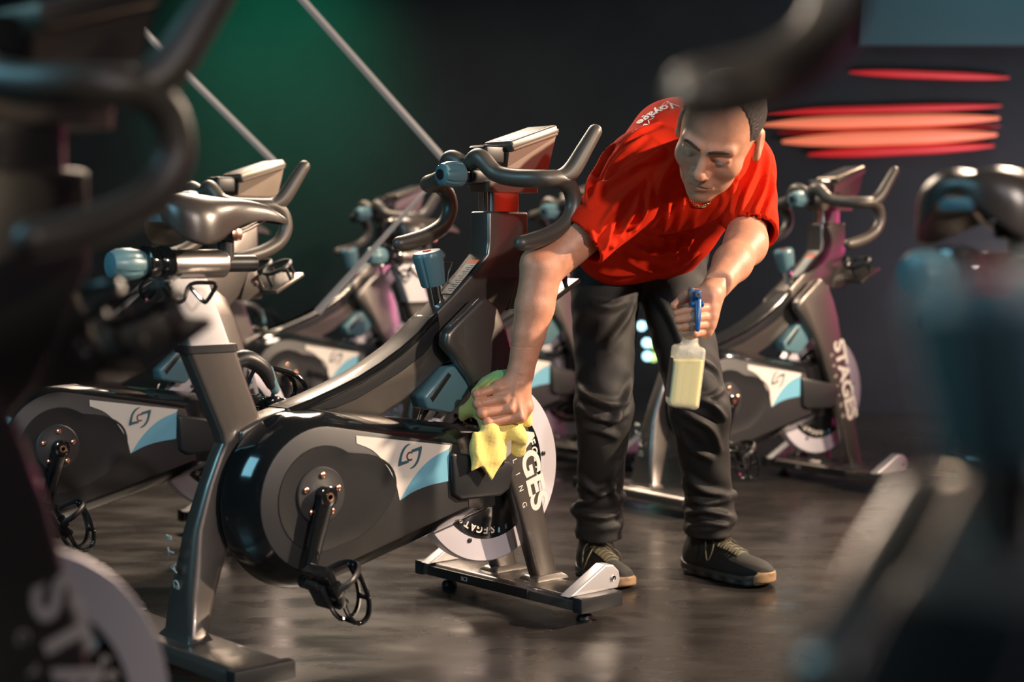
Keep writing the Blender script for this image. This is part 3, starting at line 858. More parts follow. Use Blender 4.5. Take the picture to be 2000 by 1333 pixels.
    loft('console_wedge', [[(x, y, z) for x, y, z in ((-0.062, -0.034, 1.018), (0.066, -0.034, 1.018), (0.066, 0.034, 1.018), (-0.062, 0.034, 1.018))],
                           [(x, y, z) for x, y, z in ((-0.062, -0.040, 1.052), (0.084, -0.040, 1.094), (0.084, 0.040, 1.094), (-0.062, 0.040, 1.052))]], M['bronze'], cs)
    bm = bmesh.new()
    bm_box(bm, (-0.096, 0, 1.046), (0.060, 0.066, 0.044))
    bevel_all(bm, 0.012, 3)
    bfin('console_mount', bm, M['dark'], cs)
    loft('console_tray', [sec(1.006, -0.075, 0.050, 0.034, 0.008), sec(1.018, -0.078, 0.056, 0.036, 0.008)], M['bronze'], cs)
    bpy.data.objects.remove(HB)
    # ---- twin bottle holder ahead of the head box
    rb = Matrix.Rotation(-math.radians(28), 3, 'Y')
    bh = box('bottle_holder', (0.066, 0, 0.735), (0.105, 0.190, 0.012), M['frame'], R, 0.004, rot=rb)
    bfn = lambda x, y, z: tuple(Vector((0.066, 0, 0.735)) + rb @ Vector((x, y, z)))
    tubes('holder_rim', [([bfn(0.01 + 0.040 * math.cos(a), s_ * 0.049 + 0.040 * math.sin(a), 0.045) for a in np.linspace(0, 2 * PI, 20, endpoint=False)], 0.006, 0, True) for s_ in (-1, 1)], M['dark'], bh, 8)
    for s_ in (-1, 1):
        for cx, cy in ((0.040, 0), (-0.040, 0), (0, 0.040 * s_)):
            tube('holder_strut', [bfn(0.01 + cx, s_ * 0.049 + cy, 0.0), bfn(0.01 + cx, s_ * 0.049 + cy, 0.045)], 0.005, M['dark'], bh, 8)
    prism('holder_bracket', [(-0.010, 0.800), (0.030, 0.720), (0.020, 0.690), (-0.050, 0.690), (-0.020, 0.780)], -0.022, 0.022, M['frame'], bh, 0.004)
    lathe('holder_bolt', [(0.008, 0), (0.008, 0.004), (0.004, 0.005)], M['chrome'], bh, (0.0, -0.022, 0.735), (0, -1, 0), 14)
    return R
BAR_PARTS = {'handlebar', 'console', 'handlebar_post'}
SEAT_PARTS = {'saddle', 'seat_slider', 'seat_post'}
def copy_tree(o, parent=None):
    c = o.copy()
    SC.collection.objects.link(c)
    c.parent = parent
    for ch in o.children:
        copy_tree(ch, c)
    return c
def place(bike, x, y, deg, label, bar=0.0, seat=0.0):
    bike.location = (x, y, 0)
    bike.rotation_euler = (0, 0, math.radians(deg))
    tag(bike, label, 'exercise bike', 'indoor bikes in parallel rows')
    for ch in bike.children:
        nm = ch.name.split('.')[0]
        if nm in BAR_PARTS: ch.location.z = bar
        if nm in SEAT_PARTS:
            ch.location.z = seat; ch.location.x = -seat * 0.38
main_bike = build_bike()
for x, y, dg, lab, ba, se in [
    (-0.730, 4.385, 42, "dark grey indoor bike directly behind the wiped bike, bars showing above its saddle", -0.040, 0.0),
    (-0.455, 6.529, 40, "blurred dark indoor bike far behind the wiped bike's curved frame and blue knob", -0.03, 0.0),
    (0.292, 6.030, 41, "blurred indoor bike far back, between the wiped bike's handlebar and the man", -0.03, 0.0),
    (1.147, 5.519, 36, "grey indoor bike right of the man with a white and blue guard decal", 0.0, 0.0),
    (-0.464, 1.640, 50, "very blurred indoor bike close by at the left edge, pale flywheel at lower left", 0.0, 0.0),
    (1.268, 2.639, 42, "blurred teal-lit indoor bike at the right edge, its saddle seen from behind", 0.0, 0.0),
    (0.383, 0.870, 48, "nearest indoor bike, only its blurred handlebar loop at top right and frame at lower right", 0.079, 0.15),
]:
    place(copy_tree(main_bike), x, y, dg, lab, ba, se)
place(main_bike, 0.013, 3.646, 42, 'dark grey indoor bike in focus that the man wipes with a yellow cloth', 0.0, 0.0)

# ------------------------------------------------------------------ the man, his clothes and what he holds
def at(x, y, Y):
    """the point at depth Y that the photograph shows at (x, y)"""
    a = (x - 1000) / F_PX; b = -(y - 666.5) / F_PX
    c, s = math.cos(PITCH), math.sin(PITCH)
    r = (a, c + b * s, b * c - s)
    return np.array([r[0] / r[1] * Y, Y, CAM_H + r[2] / r[1] * Y])
M['skin'] = mat('skin', (0.60, 0.28, 0.175), 0.47, noise=0.10, nscale=60, bump=0.22, bscale=420, sss=0.12)
M['tee'] = mat('red_cotton', (0.62, 0.026, 0.008), 0.88, spec=0.06, bump=0.2, bscale=900)
M['denim'] = mat('washed_black_cotton', (0.013, 0.0122, 0.0118), 0.68, noise=0.30, nscale=14, bump=0.3, bscale=800)
M['hair'] = mat('short_dark_hair', (0.040, 0.028, 0.022), 0.60, noise=0.5, nscale=260, bump=0.8, bscale=700)
M['eye'] = mat('eye', (0.35, 0.32, 0.30), 0.15)
M['iris'] = mat('dark_iris', (0.02, 0.013, 0.01), 0.1)
M['brow'] = mat('eyebrow_hair', (0.045, 0.028, 0.02), 0.8)
M['lip'] = mat('lip', (0.34, 0.13, 0.10), 0.5)
M['gold'] = mat('gold', (0.95, 0.62, 0.25), 0.18, 1.0)
M['shoe'] = mat('shoe_mesh', (0.020, 0.021, 0.018), 0.62, bump=0.8, bscale=900)
M['shoepanel'] = mat('shoe_panel', (0.060, 0.064, 0.042), 0.55)
M['sole'] = mat('shoe_sole', (0.055, 0.050, 0.045), 0.5)
M['toecap'] = mat('tan_toe_rubber', (0.36, 0.23, 0.13), 0.45)
M['lace'] = mat('olive_lace', (0.11, 0.095, 0.055), 0.7)
M['print'] = mat('grey_print', (0.62, 0.58, 0.56), 0.6)
M['hdpe'] = mat('milky_bottle_plastic', (0.90, 0.88, 0.80), 0.30)
M['hdpe'].node_tree.nodes['Principled BSDF'].inputs['Alpha'].default_value = 0.26
M['fluid'] = mat('yellow_cleaner', (0.95, 0.80, 0.16), 0.30, sss=0.3)
M['blueplastic'] = mat('blue_trigger_plastic', (0.02, 0.10, 0.30), 0.32)
M['clearplastic'] = mat('clear_plastic', (0.8, 0.85, 0.9), 0.1, trans=0.8)
def cloth_material():
    m = mat('microfibre_cloth', (0.80, 0.72, 0.24), 0.92, bump=0.7, bscale=650, sheen=0.3)
    nt = m.node_tree; p = nt.nodes['Principled BSDF']; L = nt.links.new
    tc = nt.nodes.new('ShaderNodeTexCoord'); n = nt.nodes.new('ShaderNodeTexNoise')
    n.inputs['Scale'].default_value = 16; n.inputs['Detail'].default_value = 2
    L(tc.outputs['Object'], n.inputs['Vector'])
    sp = nt.nodes.new('ShaderNodeSeparateXYZ'); L(tc.outputs['Object'], sp.inputs[0])
    mr = nt.nodes.new('ShaderNodeMapRange')
    mr.inputs['From Min'].default_value = 0.510; mr.inputs['From Max'].default_value = 0.555
    L(sp.outputs[2], mr.inputs[0])
    ad = nt.nodes.new('ShaderNodeMath'); ad.operation = 'MULTIPLY_ADD'; ad.inputs[1].default_value = 0.3; ad.inputs[2].default_value = -0.17
    L(n.outputs[0], ad.inputs[0])
    a2 = nt.nodes.new('ShaderNodeMath'); a2.operation = 'ADD'; a2.use_clamp = True
    L(mr.outputs[0], a2.inputs[0]); L(ad.outputs[0], a2.inputs[1])
    mx = nt.nodes.new('ShaderNodeMixRGB')
    mx.inputs[1].default_value = (0.88, 0.70, 0.20, 1); mx.inputs[2].default_value = (0.10, 0.36, 0.14, 1)
    L(a2.outputs[0], mx.inputs[0]); L(mx.outputs[0], p.inputs['Base Color'])
    return m
M['cloth'] = cloth_material()

def bbox(pts, pad):
    a = np.array(pts)
    return a.min(0) - pad, a.max(0) + pad
def wave(P, d, f, w, ph=0.0, warp=0.0):
    q = P @ sn(d)
    if warp:
        q = q + warp * np.sin(P @ sn((w, -w * 0.7, w * 0.8)) + ph)
    return np.sin(q * f + ph)
def gauss(P, c, s): return np.exp(-np.sum((P - sn(c)) ** 2, -1) / (s * s))
# joints
hipR, hipL = at(1182, 508, 3.98), at(1302, 505, 4.02)
kneeR, kneeL = at(1180, 800, 3.86), at(1366, 800, 3.88)
ankR, ankL = at(1170, 1040, 3.93), at(1385, 1035, 3.94)
shR, elR, foR, wrR = at(1250, 362, 3.545), at(1058, 526, 3.44), at(1044, 600, 3.43), at(1015, 734, 3.42)
shL, elL, wrL = at(1466, 345, 3.68), at(1457, 476, 3.47), at(1387, 577, 3.30)
neckB = at(1392, 305, 3.52)
# head frame: face turned to his right, bowed and tilted
ya, pi_, ro = math.radians(21), math.radians(40), math.radians(5)
HS = 1.07
def hrot(v):
    x, y, z = v
    x, y = x * math.cos(ya) + y * math.sin(ya), -x * math.sin(ya) + y * math.cos(ya)
    y, z = y * math.cos(pi_) - z * math.sin(pi_), y * math.sin(pi_) + z * math.cos(pi_)
    x, z = x * math.cos(ro) + z * math.sin(ro), -x * math.sin(ro) + z * math.cos(ro)
    return np.array([x, y, z])
HL = hrot((1, 0, 0)); HF = hrot((0, -1, 0)); HU = hrot((0, 0, 1))
HR = np.stack([HL, HF, HU], 1)
HO = at(1361, 348, 3.19) - HR @ np.array([0, 0.118, -0.030]) * HS
def hw(p): return HO + HR @ (np.array(p, float) * HS)
def f_head(P):
    Q = (P - sn(HO)) @ sn(HR) / HS
    A = np.abs(Q * sn((1, 0, 0))) + Q * sn((0, 1, 1))     # mirrored side
    d = d_ell(Q, (0, -0.014, 0.036), (0.077, 0.098, 0.084))
    d = smin(d, d_ell(Q, (0, 0.036, -0.020), (0.061, 0.055, 0.080)), 0.03)
    d = smin(d, d_ell(Q, (0, 0.042, -0.074), (0.047, 0.044, 0.036)), 0.025)
    d = smin(d, d_ell(Q, (0, 0.070, -0.098), (0.024, 0.022, 0.019)), 0.018)
    d = smin(d, d_ell(A, (0.041, 0.056, -0.028), (0.024, 0.024, 0.022)), 0.018)
    d = smin(d, d_cone(A, (0.010, 0.088, 0.018), (0.044, 0.074, 0.020), 0.0095, 0.009), 0.014)
    d = smax(d, -d_ell(A, (0.031, 0.100, -0.002), (0.019, 0.016, 0.013)), 0.014)
    d = smin(d, d_ell(A, (0.031, 0.0745, -0.002), (0.0150, 0.0140, 0.0128)), 0.004)
    d = smin(d, d_cone(A, (0.018, 0.086, 0.005), (0.046, 0.078, 0.001), 0.0042, 0.0035), 0.005)
    d = smin(d, d_cone(A, (0.020, 0.083, -0.013), (0.043, 0.076, -0.011), 0.0030, 0.0030), 0.007)
    d = smin(d, d_cone(Q, (0, 0.088, 0.010), (0, 0.108, -0.026), 0.0075, 0.0115), 0.010)
    d = smin(d, d_ell(Q, (0, 0.1095, -0.031), (0.0125, 0.0115, 0.010)), 0.008)
    d = smin(d, d_ell(A, (0.0135, 0.098, -0.036), (0.0085, 0.0105, 0.0080)), 0.006)
    d = smax(d, -d_ell(A, (0.0075, 0.103, -0.0445), (0.0042, 0.0055, 0.0040)), 0.003)
    d = smin(d, d_ell(Q, (0, 0.081, -0.062), (0.027, 0.017, 0.018)), 0.012)
    d = smin(d, d_cone(A, (0.0, 0.0955, -0.0600), (0.021, 0.086, -0.0640), 0.0042, 0.0028), 0.004)
    d = smin(d, d_cone(A, (0.0, 0.0935, -0.0715), (0.018, 0.085, -0.0685), 0.0050, 0.0030), 0.004)
    d = smax(d, -d_cone(A, (0.0, 0.1000, -0.0655), (0.024, 0.0875, -0.0668), 0.0016, 0.0012), 0.003)
    d = smax(d, -d_cone(A, (0.021, 0.100, -0.046), (0.034, 0.082, -0.068), 0.0022, 0.0018), 0.006)
    for k, z in enumerate((0.046, 0.057, 0.068)):
        d = smax(d, -d_cone(A, (0.0, 0.1025 - 0.006 * k, z), (0.036, 0.092 - 0.006 * k, z - 0.004), 0.0016, 0.001), 0.006)
    ear = d_ell(A, (0.0800, -0.010, -0.004), (0.0075, 0.0190, 0.0320))
    ear = smin(ear, d_ell(A, (0.0800, -0.004, -0.030), (0.0060, 0.0090, 0.0110)), 0.008)
    ear = smax(ear, -d_ell(A, (0.0875, -0.008, 0.002), (0.0050, 0.0110, 0.0190)), 0.004)
    d = smin(d, ear, 0.006) * HS
    nk = d_cone(P, hw((0, -0.030, -0.050)), neckB, 0.054, 0.064)
    d = smin(d, nk, 0.025)
    return d
cr = hw((0, 0, 0))
lo, hi = bbox([hw(p) for p in ((0, 0.13, 0), (0, -0.12, 0), (0.1, 0, 0), (-0.1, 0, 0), (0, 0, 0.13), (0, 0.07, -0.125), (0, 0, 0.1), (0.05, 0.08, 0.08), (0, -0.1, 0.1))] + [neckB], 0.035)
head_part = (f_head, lo, hi, 0.0026)
# right arm and the hand closed on the cloth
kn = [at(972, 758, 3.400), at(981, 779, 3.392), at(994, 799, 3.388), at(1014, 815, 3.392)]
pp = [at(931, 771, 3.385), at(933, 790, 3.378), at(940, 808, 3.376), at(952, 826, 3.380)]
tp = [at(934, 782, 3.412), at(937, 799, 3.408), at(945, 816, 3.406), at(962, 833, 3.410)]
def f_armR(P):
    d = d_cone(P, shR, elR, 0.052, 0.046)
    d = smin(d, d_cone(P, elR, foR, 0.0455, 0.0435), 0.010)
    d = smin(d, d_cone(P, foR, at(1032, 655, 3.425), 0.0432, 0.0362), 0.008)
    d = smin(d, d_cone(P, at(1032, 655, 3.425), wrR, 0.0362, 0.0275), 0.008)
    d = smin(d, d_ell(P, at(1037, 508, 3.43), (0.018, 0.018, 0.018)), 0.022)
    d = smin(d, d_cone(P, wrR, at(1008, 752, 3.413), 0.0265, 0.026), 0.015)
    for i in range(4):
        d = smin(d, d_cone(P, at(1010, 748 + i * 4, 3.415), kn[i] + np.array([0, 0.006, 0]), 0.021, 0.0165), 0.014)
        d = smin(d, d_ell(P, kn[i] + np.array([0, -0.007, 0.0]), (0.0095, 0.009, 0.0085)), 0.009)
    d = smin(d, d_cone(P, at(1018, 760, 3.42), at(1029, 795, 3.415), 0.020, 0.0145), 0.012)
    for i in range(4):
        r = (0.0098, 0.0105, 0.0108, 0.0108)[i]
        fg = d_cone(P, kn[i], pp[i], r + 0.001, r)
        fg = smin(fg, d_cone(P, pp[i], tp[i], r, r - 0.0015), 0.004)
        fg = smin(fg, d_ell(P, pp[i] + np.array([0.001, -0.002, 0.001]), (r * 1.08,) * 3), 0.004)
        d = smin(d, fg, 0.0042)
    th = d_cone(P, at(1029, 795, 3.415), at(1022, 817, 3.425), 0.0135, 0.0115)
    th = smin(th, d_cone(P, at(1022, 817, 3.425), at(1000, 826, 3.435), 0.0115, 0.010), 0.004)
    d = smin(d, th, 0.008)
    # tendons and veins on the back of the hand
    for i in range(4):
        d = smin(d, d_cone(P, at(1008, 752 + 3 * i, 3.396), kn[i] + np.array([0.006, -0.012, 0]), 0.0028, 0.0035), 0.010)
    d = smin(d, d_cone(P, at(1024, 700, 3.396), at(1004, 770, 3.384), 0.0018, 0.0018), 0.007)
    for k in range(3):
        d = smax(d, -d_cone(P, at(990, 727 + 5 * k, 3.384), at(1040, 741 + 5 * k, 3.39), 0.0012, 0.0012), 0.004)
    return d
loA, hiA = bbox([shR, elR, foR, at(1032, 655, 3.425)], 0.075)
lo2, hi2 = bbox([wrR, at(1008, 640, 3.42)] + kn + pp + tp + [at(1035, 825, 3.42)], 0.040)
loA2, hiA2 = bbox([shR, elR, foR, wrR], 0.070)
loA2[2] = at(1015, 700, 3.42)[2]
def cutz(f, z, up):   # keep one side of a level, with a small overlap, so arm and hand can use different detail
    return lambda P: np.maximum(f(P), (z - P[..., 2]) if up else (P[..., 2] - z))
zc = at(1015, 680, 3.42)[2]
# left arm and the hand round the sprayer
knL = [at(1386, 601, 3.285), at(1387, 617, 3.283), at(1384, 633, 3.284), at(1378, 648, 3.287)]
ppL = [at(1358, 604, 3.243), at(1357, 621, 3.240), at(1356, 637, 3.242), at(1356, 652, 3.247)]
tpL = [at(1321, 612, 3.255), at(1323, 626, 3.253), at(1328, 641, 3.254), at(1338, 655, 3.258)]
def f_armL(P):
    d = d_cone(P, shL, elL, 0.050, 0.043)
    m1 = elL * 0.62 + wrL * 0.38
    d = smin(d, d_cone(P, elL, m1, 0.0425, 0.0400), 0.03)
    d = smin(d, d_cone(P, m1, wrL, 0.0400, 0.0265), 0.02)
    d = smin(d, d_ell(P, elL + np.array([0.012, 0.02, -0.02]), (0.026, 0.026, 0.026)), 0.02)
    for i in range(4):
        d = smin(d, d_cone(P, wrL, knL[i], 0.021, 0.0145), 0.014)
        d = smin(d, d_ell(P, knL[i] + np.array([0.004, -0.005, 0.0]), (0.009, 0.009, 0.0085)), 0.007)
        r = (0.0092, 0.0092, 0.0088, 0.0080)[i]
        fg = d_cone(P, knL[i], ppL[i], r + 0.001, r)
        fg = smin(fg, d_cone(P, ppL[i], tpL[i], r, r - 0.0018), 0.004)
        d = smin(d, fg, 0.0035)
    t0, t1, t2, t3 = at(1385, 583, 3.297), at(1362, 578, 3.292), at(1338, 581, 3.283), at(1317, 597, 3.272)
    th = smin(d_cone(P, t0, t1, 0.019, 0.0150), d_cone(P, t1, t2, 0.0150, 0.0118), 0.008)
    th = smin(th, d_cone(P, t2, t3, 0.0118, 0.0088), 0.004)
    d = smin(d, th, 0.009)
    d = smin(d, d_cone(P, at(1392, 580, 3.275), knL[1] + np.array([0.002, -0.010, 0.004]), 0.002, 0.0025), 0.008)
    return d
lo3, hi3 = bbox([shL, elL, wrL], 0.075)
lo4, hi4 = bbox([wrL] + knL + ppL + tpL + [at(1316, 575, 3.29)], 0.034)
xc = at(1395, 565, 3.31)[1] + 0.012
fa3 = lambda P: np.maximum(f_armL(P), xc - P[..., 1])
fa4 = lambda P: np.maximum(f_armL(P), P[..., 1] - xc - 0.003)
# trunk and legs hidden by the clothes, a little smaller than them
def f_trunk(P):
    d = d_cone(P, at(1245, 485, 4.00), at(1330, 312, 3.64), 0.095, 0.105)
    d = smin(d, d_cone(P, at(1272, 350, 3.57), at(1425, 335, 3.68), 0.058, 0.056), 0.03)
    d = smin(d, d_cone(P, hipR, hipL, 0.085, 0.085), 0.04)
    d = smin(d, d_cone(P, at(1385, 320, 3.56), neckB, 0.07, 0.058), 0.04)
    for h_, k_, a_ in ((hipR, kneeR, ankR), (hipL, kneeL, ankL)):
        d = smin(d, smin(d_cone(P, h_, k_, 0.066, 0.044), d_cone(P, k_, a_, 0.042, 0.030), 0.02), 0.03)
    return d
lo5, hi5 = bbox([at(1245, 485, 4.0), at(1330, 312, 3.64), hipR, hipL, ankR, ankL, neckB, at(1425, 330, 3.66), at(1262, 340, 3.55)], 0.13)
body = sdf_obj('person', [head_part,
                          (cutz(f_armR, zc, True), loA2 * 1.0, hiA2, 0.0040), (cutz(f_armR, zc + 0.003, False), lo2, hi2, 0.0018),
                          (fa3, lo3, hi3, 0.0040), (fa4, lo4, hi4, 0.0018), (f_trunk, lo5, hi5, 0.012)], M['skin'])
tag(body, 'man in red t-shirt and dark trousers bending to wipe the bike, spray bottle in hand', 'person')
# face details
for sg in (-1, 1):
    e = sdf_obj('eye', [(lambda P, s=sg: HS * d_ell((P - sn(HO)) @ sn(HR) / HS, (0.031 * s, 0.0772, -0.0045), (0.0118, 0.0118, 0.0105)), hw((0.031 * sg, 0.0772, -0.0045)) - 0.02, hw((0.031 * sg, 0.0772, -0.0045)) + 0.02, 0.0015)], M['eye'], body)
    b_ = tubes('eyebrow', [([hw((sg * x, y, z)) for x, y, z in ((0.010, 0.0975, 0.019), (0.022, 0.0960, 0.0235), (0.036, 0.0885, 0.0240), (0.047, 0.0790, 0.0185))], 0.0032, 4, False)], M['brow'], body, 8)
def f_hair(P):
    Q = (P - sn(HO)) @ sn(HR) / HS
    A = np.abs(Q * sn((1, 0, 0))) + Q * sn((0, 1, 1))
    d = d_ell(Q, (0, -0.014, 0.036), (0.0790, 0.1000, 0.0860))
    n = 0.0007 * (np.sin(Q[..., 0] * 900) + np.sin(Q[..., 1] * 800 + Q[..., 2] * 500) + np.sin(Q[..., 2] * 900))
    d = d + n
    # hairline: receding temples, above the ears, down to the nape
    line = Q[..., 1] - (0.052 - 1.6 * np.maximum(0, 0.040 - np.abs(Q[..., 0])) * 0 + 0.30 * (0.075 - Q[..., 2]) * 0 )
    front = smax(Q[..., 1] - 0.050, -(Q[..., 2] - 0.052 + 0.30 * np.abs(Q[..., 0])), 0.01)
    side = -(Q[..., 2] - (0.018 - 0.9 * np.maximum(0, -0.012 - Q[..., 1])))
    reg = np.minimum(smax(Q[..., 1] - 0.034 - 0.35 * np.maximum(0, 0.022 - np.abs(Q[..., 0])), 0.045 - Q[..., 2], 0.02), smax(Q[..., 1] - 0.036, side, 0.012))
    return smax(d, reg, 0.004) * HS
sdf_obj('hair', [(f_hair, hw((0, -0.014, 0.036)) - 0.125, hw((0, -0.014, 0.036)) + 0.125, 0.0024)], M['hair'], body)
# t-shirt
hemN = np.array([-0.10, 0.62, -0.78]); hemN /= np.linalg.norm(hemN)
hemP = at(1245, 547, 3.90)
axR = (elR - shR) / np.linalg.norm(elR - shR); cutR = at(1139, 475, 3.465)
axL = (elL - shL) / np.linalg.norm(elL - shL); cutL = at(1472, 456, 3.50)
slR0, slR1 = at(1250, 352, 3.54), at(1128, 484, 3.46)
slL0, slL1 = at(1448, 328, 3.68), at(1474, 470, 3.48)
def f_tee0(P):
    d = d_cone(P, at(1192, 492, 3.96), at(1268, 335, 3.58), 0.100, 0.100)
    d = smin(d, d_cone(P, at(1296, 478, 3.97), at(1412, 325, 3.66), 0.100, 0.096), 0.06)
    d = smin(d, d_cone(P, at(1243, 470, 3.99), at(1322, 292, 3.68), 0.110, 0.121), 0.06)
    d = smin(d, d_cone(P, at(1330, 305, 3.62), at(1388, 318, 3.54), 0.095, 0.066), 0.05)
    d = smin(d, d_cone(P, at(1210, 500, 3.87), at(1320, 462, 3.84), 0.058, 0.062), 0.06)
    d = smin(d, d_cone(P, at(1300, 400, 3.60), at(1390, 385, 3.60), 0.065, 0.060), 0.06)
    d = smin(d, d_cone(P, slR0, slR1, 0.088, 0.0600), 0.045)
    d = smin(d, d_cone(P, slL0, slL1, 0.080, 0.0545), 0.040)
    return d
def f_tee1(P): return f_tee0(P) + 0.0016 * np.sin(P @ sn((34, 20, 26))) * np.sin(P @ sn((-20, 31, 24)))
def f_tee(P):
    d = f_tee1(P)
    shell = np.maximum(d, -(d + 0.009))
    w1 = 0.006 * np.sin(P @ sn((60, 30, 10)))
    shell = np.maximum(shell, (P - sn(hemP)) @ sn(hemN) + w1)
    shell = np.maximum(shell, np.where(d_cone(P, elR, at(1190, 420, 3.47), 0.10, 0.10) < 0.0, (P - sn(cutR)) @ sn(axR), -1))
    shell = np.maximum(shell, np.where(d_cone(P, elL, at(1475, 400, 3.60), 0.10, 0.10) < 0.0, (P - sn(cutL)) @ sn(axL), -1))
    nk = d_cone(P, at(1384, 322, 3.36), at(1400, 300, 3.58), 0.060, 0.062)
    shell = np.maximum(shell, -nk)
    return shell
lo6, hi6 = bbox([at(1192, 492, 3.96), at(1296, 478, 3.97), at(1322, 292, 3.68), slR1, slL0, slL1, at(1388, 318, 3.5), hemP], 0.135)
tee = sdf_obj('t_shirt', [(f_tee, lo6, hi6, 0.0042)], M['tee'], body)
# sculpted creases: ridges laid along lines over the cloth
def sculpt(o, f_out, lines, Yn, gain=1.75):
    me = o.data
    n = len(me.vertices)
    co = np.empty(n * 3, np.float32); me.vertices.foreach_get('co', co); co = co.reshape(-1, 3)
    no = np.empty(n * 3, np.float32); me.vertex_normals.foreach_get('vector', no); no = no.reshape(-1, 3)
    sg = np.where(np.abs(f_out(co)) < 0.0045, 1.0, -1.0)
    no = no * sg[:, None]
    bt = BVHTree.FromPolygons([Vector(v) for v in co.tolist()], [tuple(p.vertices) for p in me.polygons])
    disp = np.zeros(n)
    o_ = Vector((0, 0, CAM_H))
    for pts, wd, h in lines:
        W3 = []
        for x, y in [q[:2] for q in smooth_path([(a, b, 0) for a, b in pts], 5)]:
            d_ = (Vector(at(x, y, Yn)) - o_).normalized()
            r = bt.ray_cast(o_, d_)
            if r[0] is not None: W3.append(np.array(r[0]))
        if len(W3) < 3: continue
        m = len(W3) - 1
        best = np.full(n, 9.0); bt_ = np.zeros(n)
        for i in range(m):
            a, b = W3[i], W3[i + 1]
            ab = b - a
            if np.linalg.norm(ab) > 0.08: continue
            t = np.clip((co - a) @ ab / max(ab @ ab, 1e-9), 0, 1)
            dd = np.linalg.norm(co - a - t[:, None] * ab, axis=1)
            k = dd < best
            best[k] = dd[k]; bt_[k] = (i + t[k]) / m
        tap = np.clip(np.sin(np.clip(bt_, 0, 1) * PI), 0, 1) ** 0.6
        disp += gain * h * tap * (1.35 * np.exp(-(best / wd) ** 2) - 0.75 * np.exp(-(best / (2.1 * wd)) ** 2))
    co = co + no * disp[:, None]
    me.vertices.foreach_set('co', co.astype(np.float32).ravel())
    me.update()
from mathutils.bvhtree import BVHTree
sculpt(tee, f_tee1, [([(1252, 318), (1203, 347), (1163, 379), (1145, 408)], 0.011, 0.012), ([(1260, 347), (1219, 383), (1187, 425), (1172, 455)], 0.010, 0.011),
    ([(1252, 371), (1240, 412), (1222, 440), (1210, 455)], 0.010, 0.009), ([(1275, 350), (1262, 404), (1248, 432), (1228, 452)], 0.009, 0.012),
    ([(1187, 237), (1163, 282), (1134, 347), (1128, 395)], 0.012, 0.010), ([(1219, 254), (1187, 298), (1154, 359), (1140, 400)], 0.010, 0.012),
    ([(1262, 262), (1213, 305), (1181, 350), (1158, 400)], 0.009, 0.011), ([(1300, 290), (1262, 312), (1225, 330)], 0.010, 0.011), ([(1325, 300), (1290, 350), (1283, 400)], 0.011, 0.010),
    ([(1337, 371), (1329, 428), (1317, 464), (1325, 517)], 0.010, 0.009), ([(1306, 380), (1300, 440), (1290, 490)], 0.011, 0.008), ([(1365, 404), (1353, 444), (1340, 500)], 0.010, 0.008),
    ([(1187, 472), (1244, 517), (1308, 529), (1365, 493)], 0.010, 0.010), ([(1219, 468), (1268, 493), (1325, 485), (1375, 448)], 0.011, 0.010), ([(1235, 445), (1280, 462), (1340, 455), (1400, 420)], 0.011, 0.008),
    ([(1483, 266), (1478, 323), (1458, 379), (1445, 428)], 0.009, 0.011), ([(1503, 298), (1495, 363), (1475, 412), (1462, 445)], 0.008, 0.010), ([(1462, 294), (1440, 347), (1430, 395), (1426, 420)], 0.009, 0.011),
    ([(1512, 340), (1508, 380), (1490, 430)], 0.007, 0.008), ([(1410, 367), (1412, 404), (1385, 440)], 0.009, 0.009), ([(1438, 330), (1425, 370), (1418, 410)], 0.008, 0.008), ([(1150, 440), (1160, 470), (1163, 500)], 0.006, 0.006),
    ([(1138, 515), (1187, 533), (1244, 537)], 0.009, 0.008), ([(1205, 420), (1190, 455), (1180, 490)], 0.008, 0.009), ([(1290, 240), (1240, 262), (1200, 300)], 0.008, 0.007)], 3.5)
# collar ribbing
def bvh_of(o):
    me = o.data
    return BVHTree.FromPolygons([v.co.copy() for v in me.vertices], [tuple(p.vertices) for p in me.polygons])
TB = bvh_of(tee)
def on_cloth(x, y, lift=0.003):
    o_ = Vector((0, 0, CAM_H)); d_ = (Vector(at(x, y, 3.5)) - o_).normalized()
    h = TB.ray_cast(o_, d_)
    return (h[0] + h[1].normalized() * (lift if h[1].dot(d_) < 0 else -lift), h[1]) if h[0] is not None else (Vector(at(x, y, 3.5)), Vector((0, -1, 0)))
# printed lettering on the upper back
def print_text(name, txt, size, p0, p1, par, **kw):
    a, na = on_cloth(*p0); b, nb = on_cloth(*p1)
    X = (b - a).normalized(); N = ((na + nb) * 0.5).normalized()
    if N.y > 0.3: N = -N
    N = (N - X * N.dot(X)).normalized(); Yv = N.cross(X)
    me = text_mesh(txt, size, extr=0.0, **kw)
    wd = max(v.co.x for v in me.vertices) - min(v.co.x for v in me.vertices)
    sc = (b - a).length / wd
    mt = Matrix((X, Yv, N)).transposed().to_4x4(); mt.translation = (a + b) * 0.5
    for v in me.vertices:
        v.co.x *= sc
        q = mt @ v.co
        nr = TB.find_nearest(q)
        if nr[0] is not None:
            n_ = nr[1] if nr[1].dot(N) > 0 else -nr[1]
            q = nr[0] + n_ * 0.0016
        v.co = q
    return fin(name, me, M['print'], par, smooth=False)
print_text('print_lettering', 'Voyage', 0.052, (1322, 203), (1246, 243), tee, off=0.0010)
print_text('print_lettering', 'COUVENIS', 0.020, (1305, 199), (1224, 244), tee)
